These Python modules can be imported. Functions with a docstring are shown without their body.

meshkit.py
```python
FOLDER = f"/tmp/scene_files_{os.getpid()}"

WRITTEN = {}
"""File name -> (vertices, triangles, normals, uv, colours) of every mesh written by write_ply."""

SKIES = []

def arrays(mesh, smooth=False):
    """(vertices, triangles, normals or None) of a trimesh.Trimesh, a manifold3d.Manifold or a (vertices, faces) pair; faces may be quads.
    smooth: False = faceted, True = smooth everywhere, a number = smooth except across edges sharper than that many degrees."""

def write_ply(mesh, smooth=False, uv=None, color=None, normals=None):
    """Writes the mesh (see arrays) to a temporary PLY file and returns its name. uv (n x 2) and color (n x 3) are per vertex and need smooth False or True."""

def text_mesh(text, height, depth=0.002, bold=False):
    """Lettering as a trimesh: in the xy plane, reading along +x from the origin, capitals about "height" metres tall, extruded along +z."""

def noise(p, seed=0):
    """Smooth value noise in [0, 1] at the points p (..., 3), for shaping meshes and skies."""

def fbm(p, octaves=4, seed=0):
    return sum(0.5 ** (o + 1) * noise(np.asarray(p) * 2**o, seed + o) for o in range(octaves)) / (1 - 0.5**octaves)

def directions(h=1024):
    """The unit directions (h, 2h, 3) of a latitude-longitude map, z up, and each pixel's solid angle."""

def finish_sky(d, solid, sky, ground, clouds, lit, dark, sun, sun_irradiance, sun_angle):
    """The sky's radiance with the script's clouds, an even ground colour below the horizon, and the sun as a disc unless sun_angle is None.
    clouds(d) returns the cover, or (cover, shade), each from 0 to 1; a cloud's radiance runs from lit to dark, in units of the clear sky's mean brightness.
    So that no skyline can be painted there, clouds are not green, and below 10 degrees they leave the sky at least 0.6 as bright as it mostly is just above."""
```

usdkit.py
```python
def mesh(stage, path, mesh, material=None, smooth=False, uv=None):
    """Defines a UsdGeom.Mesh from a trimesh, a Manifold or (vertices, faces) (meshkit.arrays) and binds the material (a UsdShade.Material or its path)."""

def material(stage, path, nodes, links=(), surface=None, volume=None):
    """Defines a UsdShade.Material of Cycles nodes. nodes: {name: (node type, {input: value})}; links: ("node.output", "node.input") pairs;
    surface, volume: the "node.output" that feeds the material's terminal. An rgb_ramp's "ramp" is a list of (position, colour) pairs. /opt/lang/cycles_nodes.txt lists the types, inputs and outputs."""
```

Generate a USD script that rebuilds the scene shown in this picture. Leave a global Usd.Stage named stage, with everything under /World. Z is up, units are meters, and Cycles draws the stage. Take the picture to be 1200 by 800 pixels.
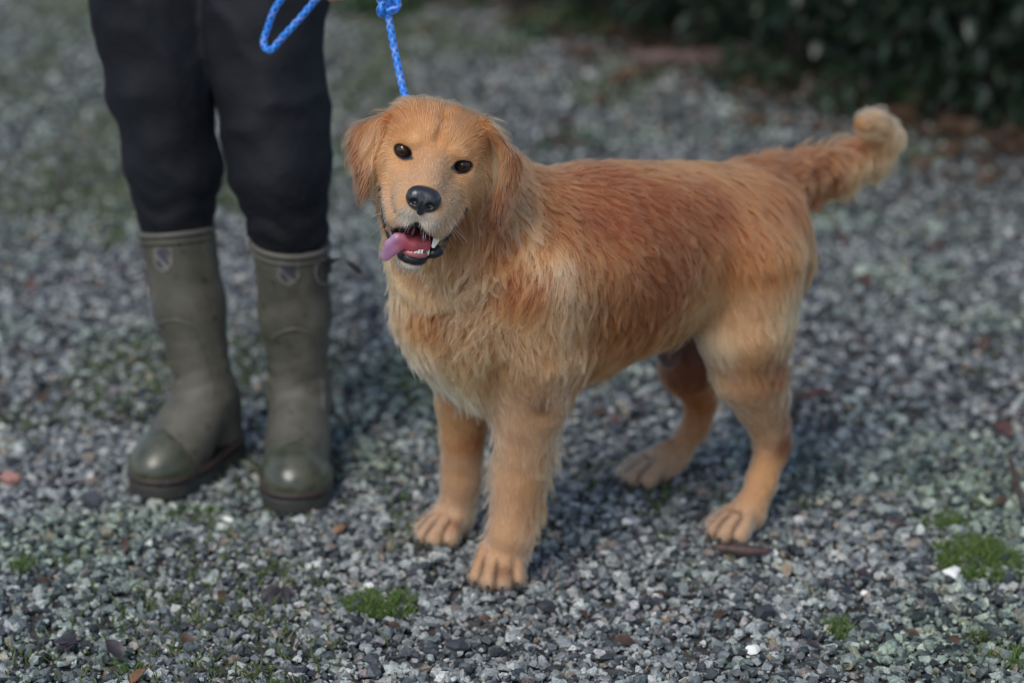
import math, random
import numpy as np, trimesh, usdkit, meshkit
from scipy.spatial import cKDTree
from pxr import Usd, UsdGeom, UsdLux, UsdShade, Gf, Sdf, Vt

random.seed(7)
rng = np.random.default_rng(7)
stage = Usd.Stage.CreateInMemory()
UsdGeom.SetStageUpAxis(stage, UsdGeom.Tokens.z)
UsdGeom.Xform.Define(stage, '/World'); UsdGeom.Scope.Define(stage, '/World/Looks')
A = np.array

# ------------------------------------------------------------------ camera, sky, sun, exposure
EYE, PITCH, FPX = A([0, 0, 1.5]), math.radians(20), 85 / 36 * 1200
cam = UsdGeom.Camera.Define(stage, '/World/camera')
cam.CreateHorizontalApertureAttr(36.0); cam.CreateVerticalApertureAttr(24.0); cam.CreateFocalLengthAttr(85.0)
cam.CreateFStopAttr(2.2); cam.CreateFocusDistanceAttr(3.06); cam.CreateExposureAttr(0.62)
cam.CreateClippingRangeAttr(Gf.Vec2f(0.05, 500))
cam.AddTranslateOp().Set(Gf.Vec3d(*map(float, EYE))); cam.AddRotateXOp().Set(90 - 20)

SUN_AZ, SUN_EL = math.radians(-150), math.radians(50)      # a veiled sun, high and behind the photographer's left shoulder
sun_dir = A([math.sin(SUN_AZ) * math.cos(SUN_EL), math.cos(SUN_AZ) * math.cos(SUN_EL), math.sin(SUN_EL)])
sky = UsdLux.DomeLight.Define(stage, '/World/sky')
sky_m = usdkit.material(stage, '/World/Looks/sky', {
    't': ('sky_texture', {'sky_type': 'single_scattering', 'sun_disc': False, 'sun_elevation': SUN_EL, 'sun_rotation': SUN_AZ}),
    'b': ('background_shader', {'strength': 0.12})}, [('t.color', 'b.color')], surface='b.background')
UsdShade.MaterialBindingAPI.Apply(sky.GetPrim()).Bind(sky_m)
sun = UsdLux.DistantLight.Define(stage, '/World/sun')
sun.CreateIntensityAttr(0.45); sun.CreateAngleAttr(30.0); sun.CreateNormalizeAttr(True); sun.CreateColorAttr(Gf.Vec3f(1.0, .95, .87))
sun.AddRotateZOp().Set(-math.degrees(SUN_AZ)); sun.AddRotateXOp().Set(-(90 - math.degrees(SUN_EL)))

# ------------------------------------------------------------------ helpers
FWD, RIGHT, UP = A([0, math.cos(PITCH), -math.sin(PITCH)]), A([1., 0, 0]), A([0, math.sin(PITCH), math.cos(PITCH)])
def ray(px, py): return FWD + (px - 600) / FPX * RIGHT + (400 - py) / FPX * UP
def at(px, py, Y):                  # the point of the sight line at distance Y
    d = ray(px, py); return EYE + d * (Y / d[1])
def gp(px, py, z=0.0):              # the point of the ground
    d = ray(px, py); return EYE + d * ((z - EYE[2]) / d[2])
def unit(v): v = np.asarray(v, float); return v / (np.linalg.norm(v, axis=-1, keepdims=True) + 1e-12)
def lin(*c):                        # sRGB bytes to linear
    c = np.asarray(c, float) / 255; return np.where(c < .04045, c / 12.92, ((c + .055) / 1.055) ** 2.4)

used = {}
def name_for(parent, name):
    k = used[parent, name] = used.get((parent, name), -1) + 1
    return f'{parent}/{name}' + (f'_{k:03d}' if k else '')
def tag(p, label=None, cat=None, group=None, kind=None):
    p = p.GetPrim() if hasattr(p, 'GetPrim') else p
    for k, v in (('label', label), ('category', cat), ('group', group), ('kind', kind)):
        if v: p.SetCustomDataByKey(k, v)
    return p
def thing(name, label, cat, group=None, loc=(0, 0, 0), rz=0, scale=1):
    x = UsdGeom.Xform.Define(stage, name_for('/World', name))
    x.AddTranslateOp().Set(Gf.Vec3d(*map(float, loc))); x.AddRotateZOp().Set(float(rz))
    if scale != 1: x.AddScaleOp().Set(Gf.Vec3f(scale, scale, scale))
    tag(x, label, cat, group); return str(x.GetPath())
def obj(name, mesh, m, parent='/World', smooth=False, color=None):
    path = name_for(parent, name)
    g = usdkit.mesh(stage, path, mesh, m, smooth=smooth)
    if color is not None:
        UsdGeom.PrimvarsAPI(g).CreatePrimvar('tone', Sdf.ValueTypeNames.Color3fArray, 'vertex').Set(Vt.Vec3fArray.FromNumpy(np.asarray(color, np.float32)))
    return g
def mat(name, nodes, links=(), surface='p.BSDF'): return usdkit.material(stage, '/World/Looks/' + name, nodes, links, surface=surface)
def plain(name, color, rough=.6, **kw): return mat(name, {'p': ('principled_bsdf', {'base_color': tuple(color), 'roughness': rough, **kw})})

def cone(p, a, b, ra, rb):          # distance to a tapered capsule
    a, b = A(a, float), A(b, float); ba = b - a
    t = np.clip(((p - a) @ ba) / (ba @ ba + 1e-12), 0, 1)
    return np.linalg.norm(p - a - t[:, None] * ba, axis=1) - (ra + (rb - ra) * t)
def ell(p, c, r, M=np.eye(3)):      # near distance to an ellipsoid with axes M (rows)
    q = (p - c) @ M.T; k0 = np.linalg.norm(q / r, axis=1); k1 = np.linalg.norm(q / (A(r) ** 2), axis=1)
    return k0 * (k0 - 1) / np.maximum(k1, 1e-9)
def smin(a, b, k):
    h = np.clip(.5 + .5 * (b - a) / k, 0, 1); return b + (a - b) * h - k * h * (1 - h)
def smax(a, b, k): return -smin(-a, -b, k)

def nets(f, lo, hi, h, near=1.6):
    """Surface of f = 0 (negative inside) as vertices and triangles, sampled finely only near it."""
    lo, hi = A(lo, float), A(hi, float); B = 4
    n = np.ceil((hi - lo) / (h * B)).astype(int)
    g = np.stack(np.meshgrid(*[lo[k] + (np.arange(n[k]) * B + 1.5) * h for k in range(3)], indexing='ij'), -1)
    c = f(g.reshape(-1, 3)).reshape(n)
    F = np.repeat(np.repeat(np.repeat(c, B, 0), B, 1), B, 2).astype(np.float32)
    act = np.argwhere(np.abs(c) < h * B * near)
    off = np.stack(np.meshgrid(*[np.arange(B)] * 3, indexing='ij'), -1).reshape(-1, 3)
    idx = (act[:, None] * B + off[None]).reshape(-1, 3)
    F[idx[:, 0], idx[:, 1], idx[:, 2]] = np.concatenate([f(lo + q * h) for q in np.array_split(idx, max(1, len(idx) // 200000))])
    S = F < 0
    cell = np.zeros(np.array(F.shape) - 1, np.int8)
    for o in off[(off < 2).all(1)]: cell += S[o[0]:o[0] + cell.shape[0], o[1]:o[1] + cell.shape[1], o[2]:o[2] + cell.shape[2]]
    C = np.argwhere((cell > 0) & (cell < 8))
    pos, cnt = np.zeros((len(C), 3)), np.zeros(len(C))
    cor = [A(o) for o in np.ndindex(2, 2, 2)]
    for i in range(8):
        for ax in range(3):
            if cor[i][ax] == 0:
                e = np.zeros(3, int); e[ax] = 1
                p0 = C + cor[i]; p1 = p0 + e
                a, b = F[tuple(p0.T)], F[tuple(p1.T)]
                m = (a < 0) != (b < 0)
                t = np.where(m, a / np.where(m, a - b, 1), 0)
                pos[m] += (p0 + t[:, None] * e)[m]; cnt[m] += 1
    v = lo + h * pos / cnt[:, None]
    num = np.full(cell.shape, -1); num[tuple(C.T)] = np.arange(len(C))
    quads = []
    for ax in range(3):
        e = np.zeros(3, int); e[ax] = 1; u, w = np.eye(3, dtype=int)[(ax + 1) % 3], np.eye(3, dtype=int)[(ax + 2) % 3]
        s0 = S[tuple(slice(0, F.shape[k] - e[k]) for k in range(3))]; s1 = S[tuple(slice(e[k], None) for k in range(3))]
        E = np.argwhere(s0 != s1)
        E = E[((E - u - w) >= 0).all(1) & (E < np.array(cell.shape)).all(1)]
        q = np.stack([num[tuple((E - d).T)] for d in (u + w, w, 0 * u, u)], 1)
        flip = ~s0[tuple(E.T)]
        q[flip] = q[flip][:, ::-1]
        quads.append(q[(q >= 0).all(1)])
    q = np.vstack(quads)
    return v, np.vstack([q[:, [0, 1, 2]], q[:, [0, 2, 3]]])
def smoothed(v, f, n=2):
    m = trimesh.Trimesh(v, f, process=False)
    trimesh.smoothing.filter_taubin(m, iterations=n * 2); w = A(m.vertices); e = np.median(np.linalg.norm(v[f[:, 0]] - v[f[:, 1]], axis=1))
    w = np.where((np.linalg.norm(w - v, axis=1) > .8 * e)[:, None], v, w); return w, A(f)
def vertex_normals(v, f): return meshkit.arrays((v, f), True)[2]
def tube(points, radii, sides=10, cap=True):
    p = np.asarray(points, float); n = len(p); r = np.broadcast_to(radii, (n,))
    t = unit(np.gradient(p, axis=0)); a = np.cross(t[0], [0, 0, 1.]); a = unit(a if np.linalg.norm(a) > .1 else np.cross(t[0], [1., 0, 0]))
    rings = []
    for i in range(n):
        a = unit(a - t[i] * (a @ t[i])); b = np.cross(t[i], a); an = np.arange(sides) * 2 * math.pi / sides
        rings.append(p[i] + r[i] * (np.cos(an)[:, None] * a + np.sin(an)[:, None] * b))
    v = np.vstack(rings + [p[:1], p[-1:]]); f = []
    for i in range(n - 1):
        for j in range(sides):
            k = (j + 1) % sides; f += [(i * sides + j, i * sides + k, (i + 1) * sides + k), (i * sides + j, (i + 1) * sides + k, (i + 1) * sides + j)]
    for j in range(sides):
        k = (j + 1) % sides; f += [(n * sides, k, j), (n * sides + 1, (n - 1) * sides + j, (n - 1) * sides + k)]
    return v, A(f)
def spline(pts, n):
    from scipy.interpolate import CubicSpline
    pts = np.asarray(pts, float); s = np.r_[0, np.cumsum(np.linalg.norm(np.diff(pts, axis=0), axis=1))]
    return CubicSpline(s, pts)(np.linspace(0, s[-1], n))
def join(*ms):
    V, Fc, n = [], [], 0
    for m in ms:
        v, f, _ = meshkit.arrays(m); V.append(v); Fc.append(f + n); n += len(v)
    return np.vstack(V), np.vstack(Fc)

# ================================================================== the setting: soil sheet, gravel
def soil_h(x, y): return .012 * (meshkit.fbm(np.stack([x * 1.3, y * 1.3, 0 * x], -1), 3, 3) - .5)
HEDGE = [gp(1330, 205), gp(1200, 178), gp(1040, 138), gp(900, 100), gp(780, 66), gp(690, 34), gp(600, 4), gp(480, -30), gp(330, -62), gp(100, -92)]
HX_, HY_ = A([h[0] for h in HEDGE])[::-1], A([h[1] for h in HEDGE])[::-1]
def hedge_y(x): return np.interp(x, HX_, HY_)
gx = np.unique(np.concatenate([np.linspace(-60, -4, 15), np.linspace(-4, 4, 120), np.linspace(4, 60, 15)]))
gy = np.unique(np.concatenate([np.linspace(-40, 1.5, 12), np.linspace(1.5, 9, 120), np.linspace(9, 120, 20)]))
X, Y = np.meshgrid(gx, gy, indexing='ij'); Z = np.where((np.abs(X) < 5) & (Y > 1) & (Y < 10), soil_h(X, Y), 0) - .012
nx, ny = len(gx), len(gy); I = np.arange(nx * ny).reshape(nx, ny)
q = np.stack([I[:-1, :-1], I[1:, :-1], I[1:, 1:], I[:-1, 1:]], -1).reshape(-1, 4)
soil_m = mat('soil', {'g': ('geometry', {}), 'n': ('noise_texture', {'scale': 14., 'detail': 8., 'roughness': .7}), 'r': ('rgb_ramp', {'ramp': [(.3, (.018, .017, .016)), (.5, (.05, .046, .042)), (.7, (.095, .09, .085))]}),
    'n2': ('noise_texture', {'scale': 120., 'detail': 6.}), 'b': ('bump', {'strength': .8, 'distance': .01}), 'p': ('principled_bsdf', {'roughness': .85})},
    [('g.position', 'n.vector'), ('g.position', 'n2.vector'), ('n.fac', 'r.fac'), ('r.color', 'p.base_color'), ('n2.fac', 'b.height'), ('b.normal', 'p.normal')])
tag(obj('ground', (np.stack([X, Y, Z], -1).reshape(-1, 3), q), soil_m, smooth=True), kind='structure')

# gravel: crushed angular stone, damp, blue grey with pale, dark and tan pieces
def stone(seed, flat=.7, n=17):
    r = np.random.default_rng(seed); p = unit(r.normal(size=(n, 3))) * r.uniform(.72, 1.05, (n, 1)) * A([1, r.uniform(.65, .95), flat * r.uniform(.75, 1.1)])
    return trimesh.convex.convex_hull(p)
stone_m = mat('gravel_stone', {'o': ('object_info', {}), 'w': ('white_noise_texture', {'dimensions': '3D'}),
    'r': ('rgb_ramp', {'ramp': [(0, (.018, .022, .027)), (.20, (.046, .054, .061)), (.38, (.110, .126, .131)), (.58, (.180, .198, .198)), (.74, (.255, .275, .268)), (.86, (.345, .365, .350)), (.90, (.22, .175, .125)), (.94, (.15, .13, .14)), (.97, (.37, .375, .365)), (1, (.46, .465, .45))]}),
    'g': ('geometry', {}), 'n': ('noise_texture', {'scale': 230., 'detail': 5., 'roughness': .7}), 'nr': ('rgb_ramp', {'ramp': [(.33, (.46, .48, .49)), (.5, (.96, .96, .95)), (.66, (1.5, 1.47, 1.40))]}),
    'big': ('noise_texture', {'scale': 2.2, 'detail': 4., 'roughness': .6}), 'bigr': ('rgb_ramp', {'ramp': [(.36, (.86, .98, .80)), (.5, (1, 1, 1)), (.66, (.98, .96, .95))]}),
    'm': ('mix_color', {'blend_type': 'multiply', 'fac': 1., 'use_clamp': False}), 'm2': ('mix_color', {'blend_type': 'multiply', 'fac': 1., 'use_clamp': False}), 'b': ('bump', {'strength': .5, 'distance': .002}),
    'p': ('principled_bsdf', {'roughness': .5, 'specular_ior_level': .5})},
    [('o.location', 'w.vector'), ('w.value', 'r.fac'), ('g.position', 'n.vector'), ('g.position', 'big.vector'), ('big.fac', 'bigr.fac'), ('n.fac', 'nr.fac'), ('r.color', 'm.a'), ('nr.color', 'm.b'), ('m.result', 'm2.a'), ('bigr.color', 'm2.b'), ('m2.result', 'p.base_color'), ('n.fac', 'b.height'), ('b.normal', 'p.normal')])
gr = np.random.default_rng(21)
PAWSPOTS = [(gp(584, 678), .045), (gp(517, 633), .042), (gp(860, 626), .04), (gp(757, 565), .042)]
def scatter(n, y0, y1, margin, r=gr):
    y = np.sqrt(r.uniform(y0 ** 2, y1 ** 2, n)); x = r.uniform(-1, 1, n) * (.225 * y + margin); return x, y
pos, scl, lay = [], [], []
for n, y0, y1, s0, s1, z0 in ((13000, 2.45, 3.7, .0065, .0150, 0), (12500, 2.45, 3.7, .0055, .0135, .006), (11000, 3.6, 4.9, .007, .0145, .002), (8000, 3.6, 4.9, .0065, .0130, .007), (24000, 4.8, 7.6, .008, .0135, .003), (14000, 2.45, 3.6, .0024, .0055, .008)):
    x, y = scatter(n, y0, y1, .3)
    k = y < hedge_y(x) - .1 + .25 * gr.normal(size=n) * .6
    x, y = x[k], y[k]; m = len(x)
    size = s0 + (s1 - s0) * gr.random(m) ** 1.8
    size *= np.where(gr.random(m) < .04, 1.35, 1)
    pos.append(np.stack([x, y, soil_h(x, y) - .012 + z0 + size * .25 + gr.uniform(-.002, .003, m)], 1)); scl.append(size)
pos, scl = np.vstack(pos), np.concatenate(scl)
for c, r in PAWSPOTS:               # the paws press the stones down
    k = np.linalg.norm(pos[:, :2] - c[:2], axis=1) < r; pos[k, 2] -= .011
n = len(pos); print('stones', n)
def quats(n, r, tilt=.5):
    a = r.uniform(0, 2 * math.pi, n); t = r.normal(0, tilt, n); ax = r.uniform(0, 2 * math.pi, n)
    z = np.stack([np.cos(a / 2), 0 * a, 0 * a, np.sin(a / 2)], 1); w = np.stack([np.cos(t / 2), np.sin(t / 2) * np.cos(ax), np.sin(t / 2) * np.sin(ax), 0 * a], 1)
    a1, b1, c1, d1 = w.T; a2, b2, c2, d2 = z.T
    return np.stack([a1 * a2 - b1 * b2 - c1 * c2 - d1 * d2, a1 * b2 + b1 * a2 + c1 * d2 - d1 * c2, a1 * c2 - b1 * d2 + c1 * a2 + d1 * b2, a1 * d2 + b1 * c2 - c1 * b2 + d1 * a2], 1)
pi = UsdGeom.PointInstancer.Define(stage, '/World/gravel')
tag(pi, 'grey blue crushed gravel covering the whole yard', 'gravel', kind='stuff')
UsdGeom.Scope.Define(stage, '/World/gravel/stones')
protos = []
for i in range(12):
    usdkit.mesh(stage, f'/World/gravel/stones/stone_{i:03d}', stone(100 + i, gr.uniform(.55, .9), 13 + i % 5), stone_m, smooth=28); protos.append(f'/World/gravel/stones/stone_{i:03d}')
pi.CreatePrototypesRel().SetTargets([Sdf.Path(p) for p in protos])
pi.CreateProtoIndicesAttr(Vt.IntArray.FromNumpy(gr.integers(0, 12, n).astype(np.int32)))
pi.CreatePositionsAttr(Vt.Vec3fArray.FromNumpy(pos.astype(np.float32)))
qq = quats(n, gr)
pi.CreateOrientationsAttr(Vt.QuathArray([Gf.Quath(float(a), float(b), float(c), float(d)) for a, b, c, d in qq]))
pi.CreateScalesAttr(Vt.Vec3fArray.FromNumpy(np.repeat(scl[:, None], 3, 1).astype(np.float32)))

# larger pale pebbles and dark stones one can pick out
peb_m = {'pale': plain('pale_pebble', (.62, .62, .58), .6), 'dark': plain('dark_stone', (.028, .030, .036), .5), 'rosy': plain('rosy_stone', (.30, .15, .12), .6)}
for i, (px, py, s, tone, label) in enumerate([
        (432, 689, .010, 'pale', 'small white stone chip behind the left-hand grass tuft on the gravel'), (905, 651, .011, 'pale', 'white pebble at the right end of the bark piece under the dog'), (895, 646, .008, 'pale', 'smaller white pebble just behind the one at the end of the bark piece'),
        (735, 614, .012, 'pale', 'pale pebble on the gravel between the front and hind paws of the dog'), (1013, 697, .008, 'pale', 'tiny white pebble on the right, below the big green grass tuft'), (1115, 675, .016, 'pale', 'pale rounded stone at the lower edge of the big grass tuft'),
        (881, 765, .013, 'pale', 'white angular pebble near the bottom edge, right of the middle'), (268, 612, .011, 'pale', 'white pebble on the gravel between the two rubber boots'), (1142, 663, .017, 'dark', 'black stone lying in the big green grass tuft'), (640, 716, .016, 'dark', 'dark flat stone just right of the foremost paw'),
        (536, 762, .018, 'dark', 'dark blue grey stone at the bottom middle of the gravel'), (895, 722, .018, 'dark', 'dark slate stone on the right-hand gravel in front of the bark piece'), (12, 566, .020, 'rosy', 'reddish stone at the left edge level with the boot toes'), (109, 592, .022, 'dark', 'large dark stone in front of the left boot')]):
    t = obj('pebble' if tone == 'pale' else 'dark_stone' if tone == 'dark' else 'reddish_stone', stone(300 + i, .7, 20).apply_scale(s).apply_translation(gp(px, py) + A([0, 0, s * .4])), peb_m[tone], smooth=30)
    tag(t, label, 'pebble' if tone == 'pale' else 'stone')

# ================================================================== the dog
# head frame: x to the dog's left, y up, z along the muzzle; origin between the eyes
HO = at(508, 184, 2.99)
HZ = unit(A([-.035, -1, -.01])); _x = A([math.cos(math.radians(14)), 0, -math.sin(math.radians(14))])
HX = unit(_x - HZ * (_x @ HZ)); HY = np.cross(HZ, HX); HM = np.stack([HX, HY, HZ])
def hw(q): return HO + np.asarray(q, float) / 1000 @ HM          # head millimetres to world
def hd(q): return np.asarray(q, float) @ HM
EYES = [(-40, 0, 0), (40, 0, 0)]

def hp(px, py, z):                  # a picture point on the head's own plane z (mm)
    d = ray(px, py); t = ((HO - EYE) @ HZ + z / 1000) / (d @ HZ); return ((EYE + t * d - HO) @ HM.T * 1000)[:2]
EAR_A = A([hp(380 + a / 3.2, 90 + b / 3.2, -48) for a, b in ((275, 88), (225, 112), (165, 146), (112, 168), (86, 205), (76, 255), (88, 320), (110, 370), (120, 420), (132, 452), (152, 458), (176, 436), (190, 400), (200, 340), (216, 280), (250, 190), (290, 120))])
EAR_B = A([hp(380 + a / 3.2, 90 + b / 3.2, -48) for a, b in ((560, 120), (615, 132), (662, 178), (700, 240), (742, 288), (764, 330), (752, 400), (714, 470), (690, 536), (664, 576), (632, 576), (606, 545), (600, 500), (618, 440), (634, 380), (640, 320), (630, 260), (590, 190))])
def poly_d(q, poly):
    d = np.full(len(q), 1e9); ins = np.zeros(len(q), bool)
    for a, b in zip(poly, np.roll(poly, -1, 0)):
        e = b - a; t = np.clip(((q - a) @ e) / (e @ e), 0, 1); d = np.minimum(d, np.linalg.norm(q - a - t[:, None] * e, axis=1))
        c = (a[1] > q[:, 1]) != (b[1] > q[:, 1]); ins ^= c & (q[:, 0] < e[0] * (q[:, 1] - a[1]) / (e[1] + 1e-9) + a[0])
    return np.where(ins, -d, d)
def ears(p):
    d = None
    for s, poly in ((-1, EAR_A), (1, EAR_B)):
        ax = p[:, 0] * s; zc = -32 - .34 * np.clip(ax - 62, -20, 80) + .13 * np.clip(25 - p[:, 1], -60, 120) - .004 * np.clip(ax - 88, -30, 40) ** 2
        e = poly_d(p[:, :2], poly) + 5.5
        e = smax(e, np.abs(p[:, 2] - zc) - 8.5, 8)
        d = e if d is None else np.minimum(d, e)
    return d
def head_mm(p):                     # head distance in millimetres, p in head millimetres
    d = ell(p, A([0, 4, -58]), A([63, 51, 72]))
    d = smin(d, ell(p, A([0, 28, -26]), A([46, 22, 32])), 20)
    for s in (-1, 1): d = smin(d, ell(p, A([s * 35, 21, -52]), A([34, 32, 42])), 14)
    d = smax(d, -cone(p, (0, 16, 20), (1, 60, -20), 5, 6), 7)                # furrow of the forehead
    m = None
    for s in (-1, 1):
        q = p * A([s, 1, 1])
        d = smin(d, cone(q, (27, 18, -8), (40, 16, -16), 15, 15), 12)       # brow
        d = smin(d, cone(q, (38, -18, -12), (50, -26, -50), 22, 32), 26)    # cheek
        d = smin(d, cone(q, (30, -46, -8), (44, -50, -46), 22, 26), 22)
        d = smin(d, cone(q, (10, 30, -8), (14, 52, -40), 9, 8), 14)         # either side of the forehead furrow
    m = cone(p, (0, -8, -6), (0, -25, 72), 27, 19)
    for s in (-1, 1):
        q = p * A([s, 1, 1])
        m = smin(m, cone(q, (20, -38, 6), (15, -46, 70), 27, 21), 12)
        m = smin(m, cone(q, (35, -62, 22), (26, -71, 54), 16, 14), 9)       # flew
        m = smin(m, cone(q, (26, -71, 54), (12, -66, 74), 14, 11), 8)
        m = smin(m, cone(q, (38, -54, 0), (34, -62, 22), 20, 14), 9)
    m = smax(m, -ell(p, A([0, -76, 88]), A([5, 18, 9])), 5)                # philtrum
    d = smin(d, m, 13)
    for s in (-1, 1):
        q = p * A([s, 1, 1])
        d = smin(d, cone(q, (24.5, 16, 6), (36, 14.5, 5), 9, 6.5), 6)           # upper lid and brow pucker
        d = smin(d, cone(q, (36, 13, 4), (53, 5, -6), 7, 5.5), 5)
        d = smin(d, cone(q, (30, -11, 3), (48, -10, -4), 4.5, 4), 6)
    j = cone(p, (0, -58, -62), (1, -84, -10), 40, 34)
    j = smin(j, cone(p, (2, -96, 4), (4, -123, 40), 28, 20), 16)
    j = smax(j, -cone(p, (2, -84, 0), (4, -99, 76), 16, 22), 5)             # mouth
    for s in (-1, 1):
        q = p * A([s, 1, 1])
        j = smin(j, cone(q, (50, -60, 0), (37, -92, 22), 8, 7), 8)          # lip at the corner of the mouth
        j = smin(j, cone(q, (37, -92, 22), (26 + 4 * s, -112, 42), 7, 7), 8)
    j = smin(j, ell(p, A([36, -108, 34]), A([7, 9, 9])), 5)                 # hanging lip fold
    d = smin(d, j, 6)
    for s in (-1, 1):
        q = p * A([s, 1, 1]); d = smax(d, -ell(q, EC + A([0, 0, 7]), A([11.0, 7.4, 12]), EYE_R), 2.6)     # eye opening
    for s in (-1, 1):
        q = p * A([s, 1, 1]); d = smax(d, -cone(q, (60, -20, 6), (64, -52, -4), 2.2, 2.5), 5)    # folds beside the brow and the cheek
    return d
EC = A([39.5, -.5, 200.]); _a = math.radians(7); EYE_R = A([[math.cos(_a), math.sin(_a), 0], [-math.sin(_a), math.cos(_a), 0], [0, 0, 1]])
_t = np.c_[np.full(400, 39.5), np.full(400, -.5), np.linspace(-40, 40, 400)]; EC[2] = _t[np.flatnonzero(head_mm(_t) < 0).max(), 2] - 10.0
def P(px, py, Y): return at(px, py, Y)
TAIL = [P(866, 226, 3.40), P(908, 216, 3.48), P(945, 206, 3.54), P(985, 194, 3.59), P(1022, 182, 3.62), P(1036, 162, 3.61), P(1026, 146, 3.58), P(1010, 146, 3.55)]
LEGS = {   # joints from the body down: (point, radius)
    'near_front': [(P(628, 330, 3.11), .078), (P(630, 410, 3.115), .060), (P(618, 480, 3.135), .044), (P(608, 560, 3.145), .0335), (P(599, 624, 3.14), .0290), (P(590, 652, 3.145), .0270)],
    'far_front': [(P(545, 380, 3.2), .062), (P(543, 470, 3.265), .037), (P(541, 560, 3.285), .0265), (P(533, 602, 3.29), .0245), (P(529, 612, 3.29), .0240)],
    'near_hind': [(P(868, 310, 3.31), .085), (P(872, 385, 3.295), .066), (P(877, 435, 3.30), .050), (P(892, 470, 3.33), .036), (P(902, 500, 3.35), .0265), (P(905, 524, 3.355), .0235), (P(892, 565, 3.325), .0205), (P(879, 600, 3.30), .0215)],
    'far_hind': [(P(842, 330, 3.45), .07), (P(815, 400, 3.46), .055), (P(805, 432, 3.49), .040), (P(822, 470, 3.535), .023), (P(815, 500, 3.535), .0205), (P(790, 535, 3.51), .0205), (P(776, 548, 3.503), .0215)]}
PAWS = {'near_front': (gp(584, 680), (-.10, -1.0), .82), 'far_front': (gp(519, 631), (-.6, -.8), .80), 'near_hind': (gp(860, 627), (-.72, -.7), .80), 'far_hind': (gp(759, 563), (-.86, -.5), .82)}
TRUNK = [(P(552, 345, 3.15), .088), (P(578, 296, 3.17), .090), (P(640, 312, 3.2), .118), (P(700, 300, 3.235), .116), (P(760, 290, 3.28), .104), (P(818, 280, 3.33), .093), (P(866, 272, 3.365), .082)]
def toe_set(c, fwd, s, key_long=False):
    key_long = abs(s - .82) < .001 and fwd[1] == -1.0
    f = unit(A([*fwd, 0.])); l = np.cross(f, [0, 0, 1.])
    return [(c + s * (l * a * .74 + f * (b - (.044 if key_long else .030))) + A([0, 0, (.045 if key_long else .038) * s]), c + s * (l * a + f * b) + A([0, 0, .0175 * s]), .0125 * s, .0162 * s) for a, b in ((-.0330, .022), (-.0115, .040), (.0115, .040), (.0330, .022))], f, l
def paw_d(p, key):
    c, fwd, s = PAWS[key]; ts, f, l = toe_set(c, fwd, s)
    d = ell(p, c + A([0, 0, .030 * s]) - f * .026 * s, A([.029, .024, .026]) * s, np.stack([l, f, [0, 0, 1.]]))
    t = None
    for a, b, ra, rb in ts:
        e = cone(p, a, b, ra, rb); t = e if t is None else smin(t, e, .0012)
    return smin(d, t, .005)
def leg_d(p, key):
    d = None; js = LEGS[key]
    for (a, ra), (b, rb) in zip(js, js[1:]):
        e = cone(p, a, b, ra, rb); d = e if d is None else smin(d, e, .012)
    if 'hind' in key: h_ = 5 if key == 'near_hind' else 4; d = smin(d, cone(p, js[h_][0] + A([.012, .008, .012]), js[h_ - 1][0], .011, .014), .014)   # point of the hock
    c = PAWS[key][0]
    d = smin(d, cone(p, js[-1][0], c - unit(A([*PAWS[key][1], 0.])) * .031 + A([0, 0, .036]), js[-1][1], .0245 if key == 'near_front' else .0215), .010)
    return smin(d, paw_d(p, key), .012)
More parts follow.
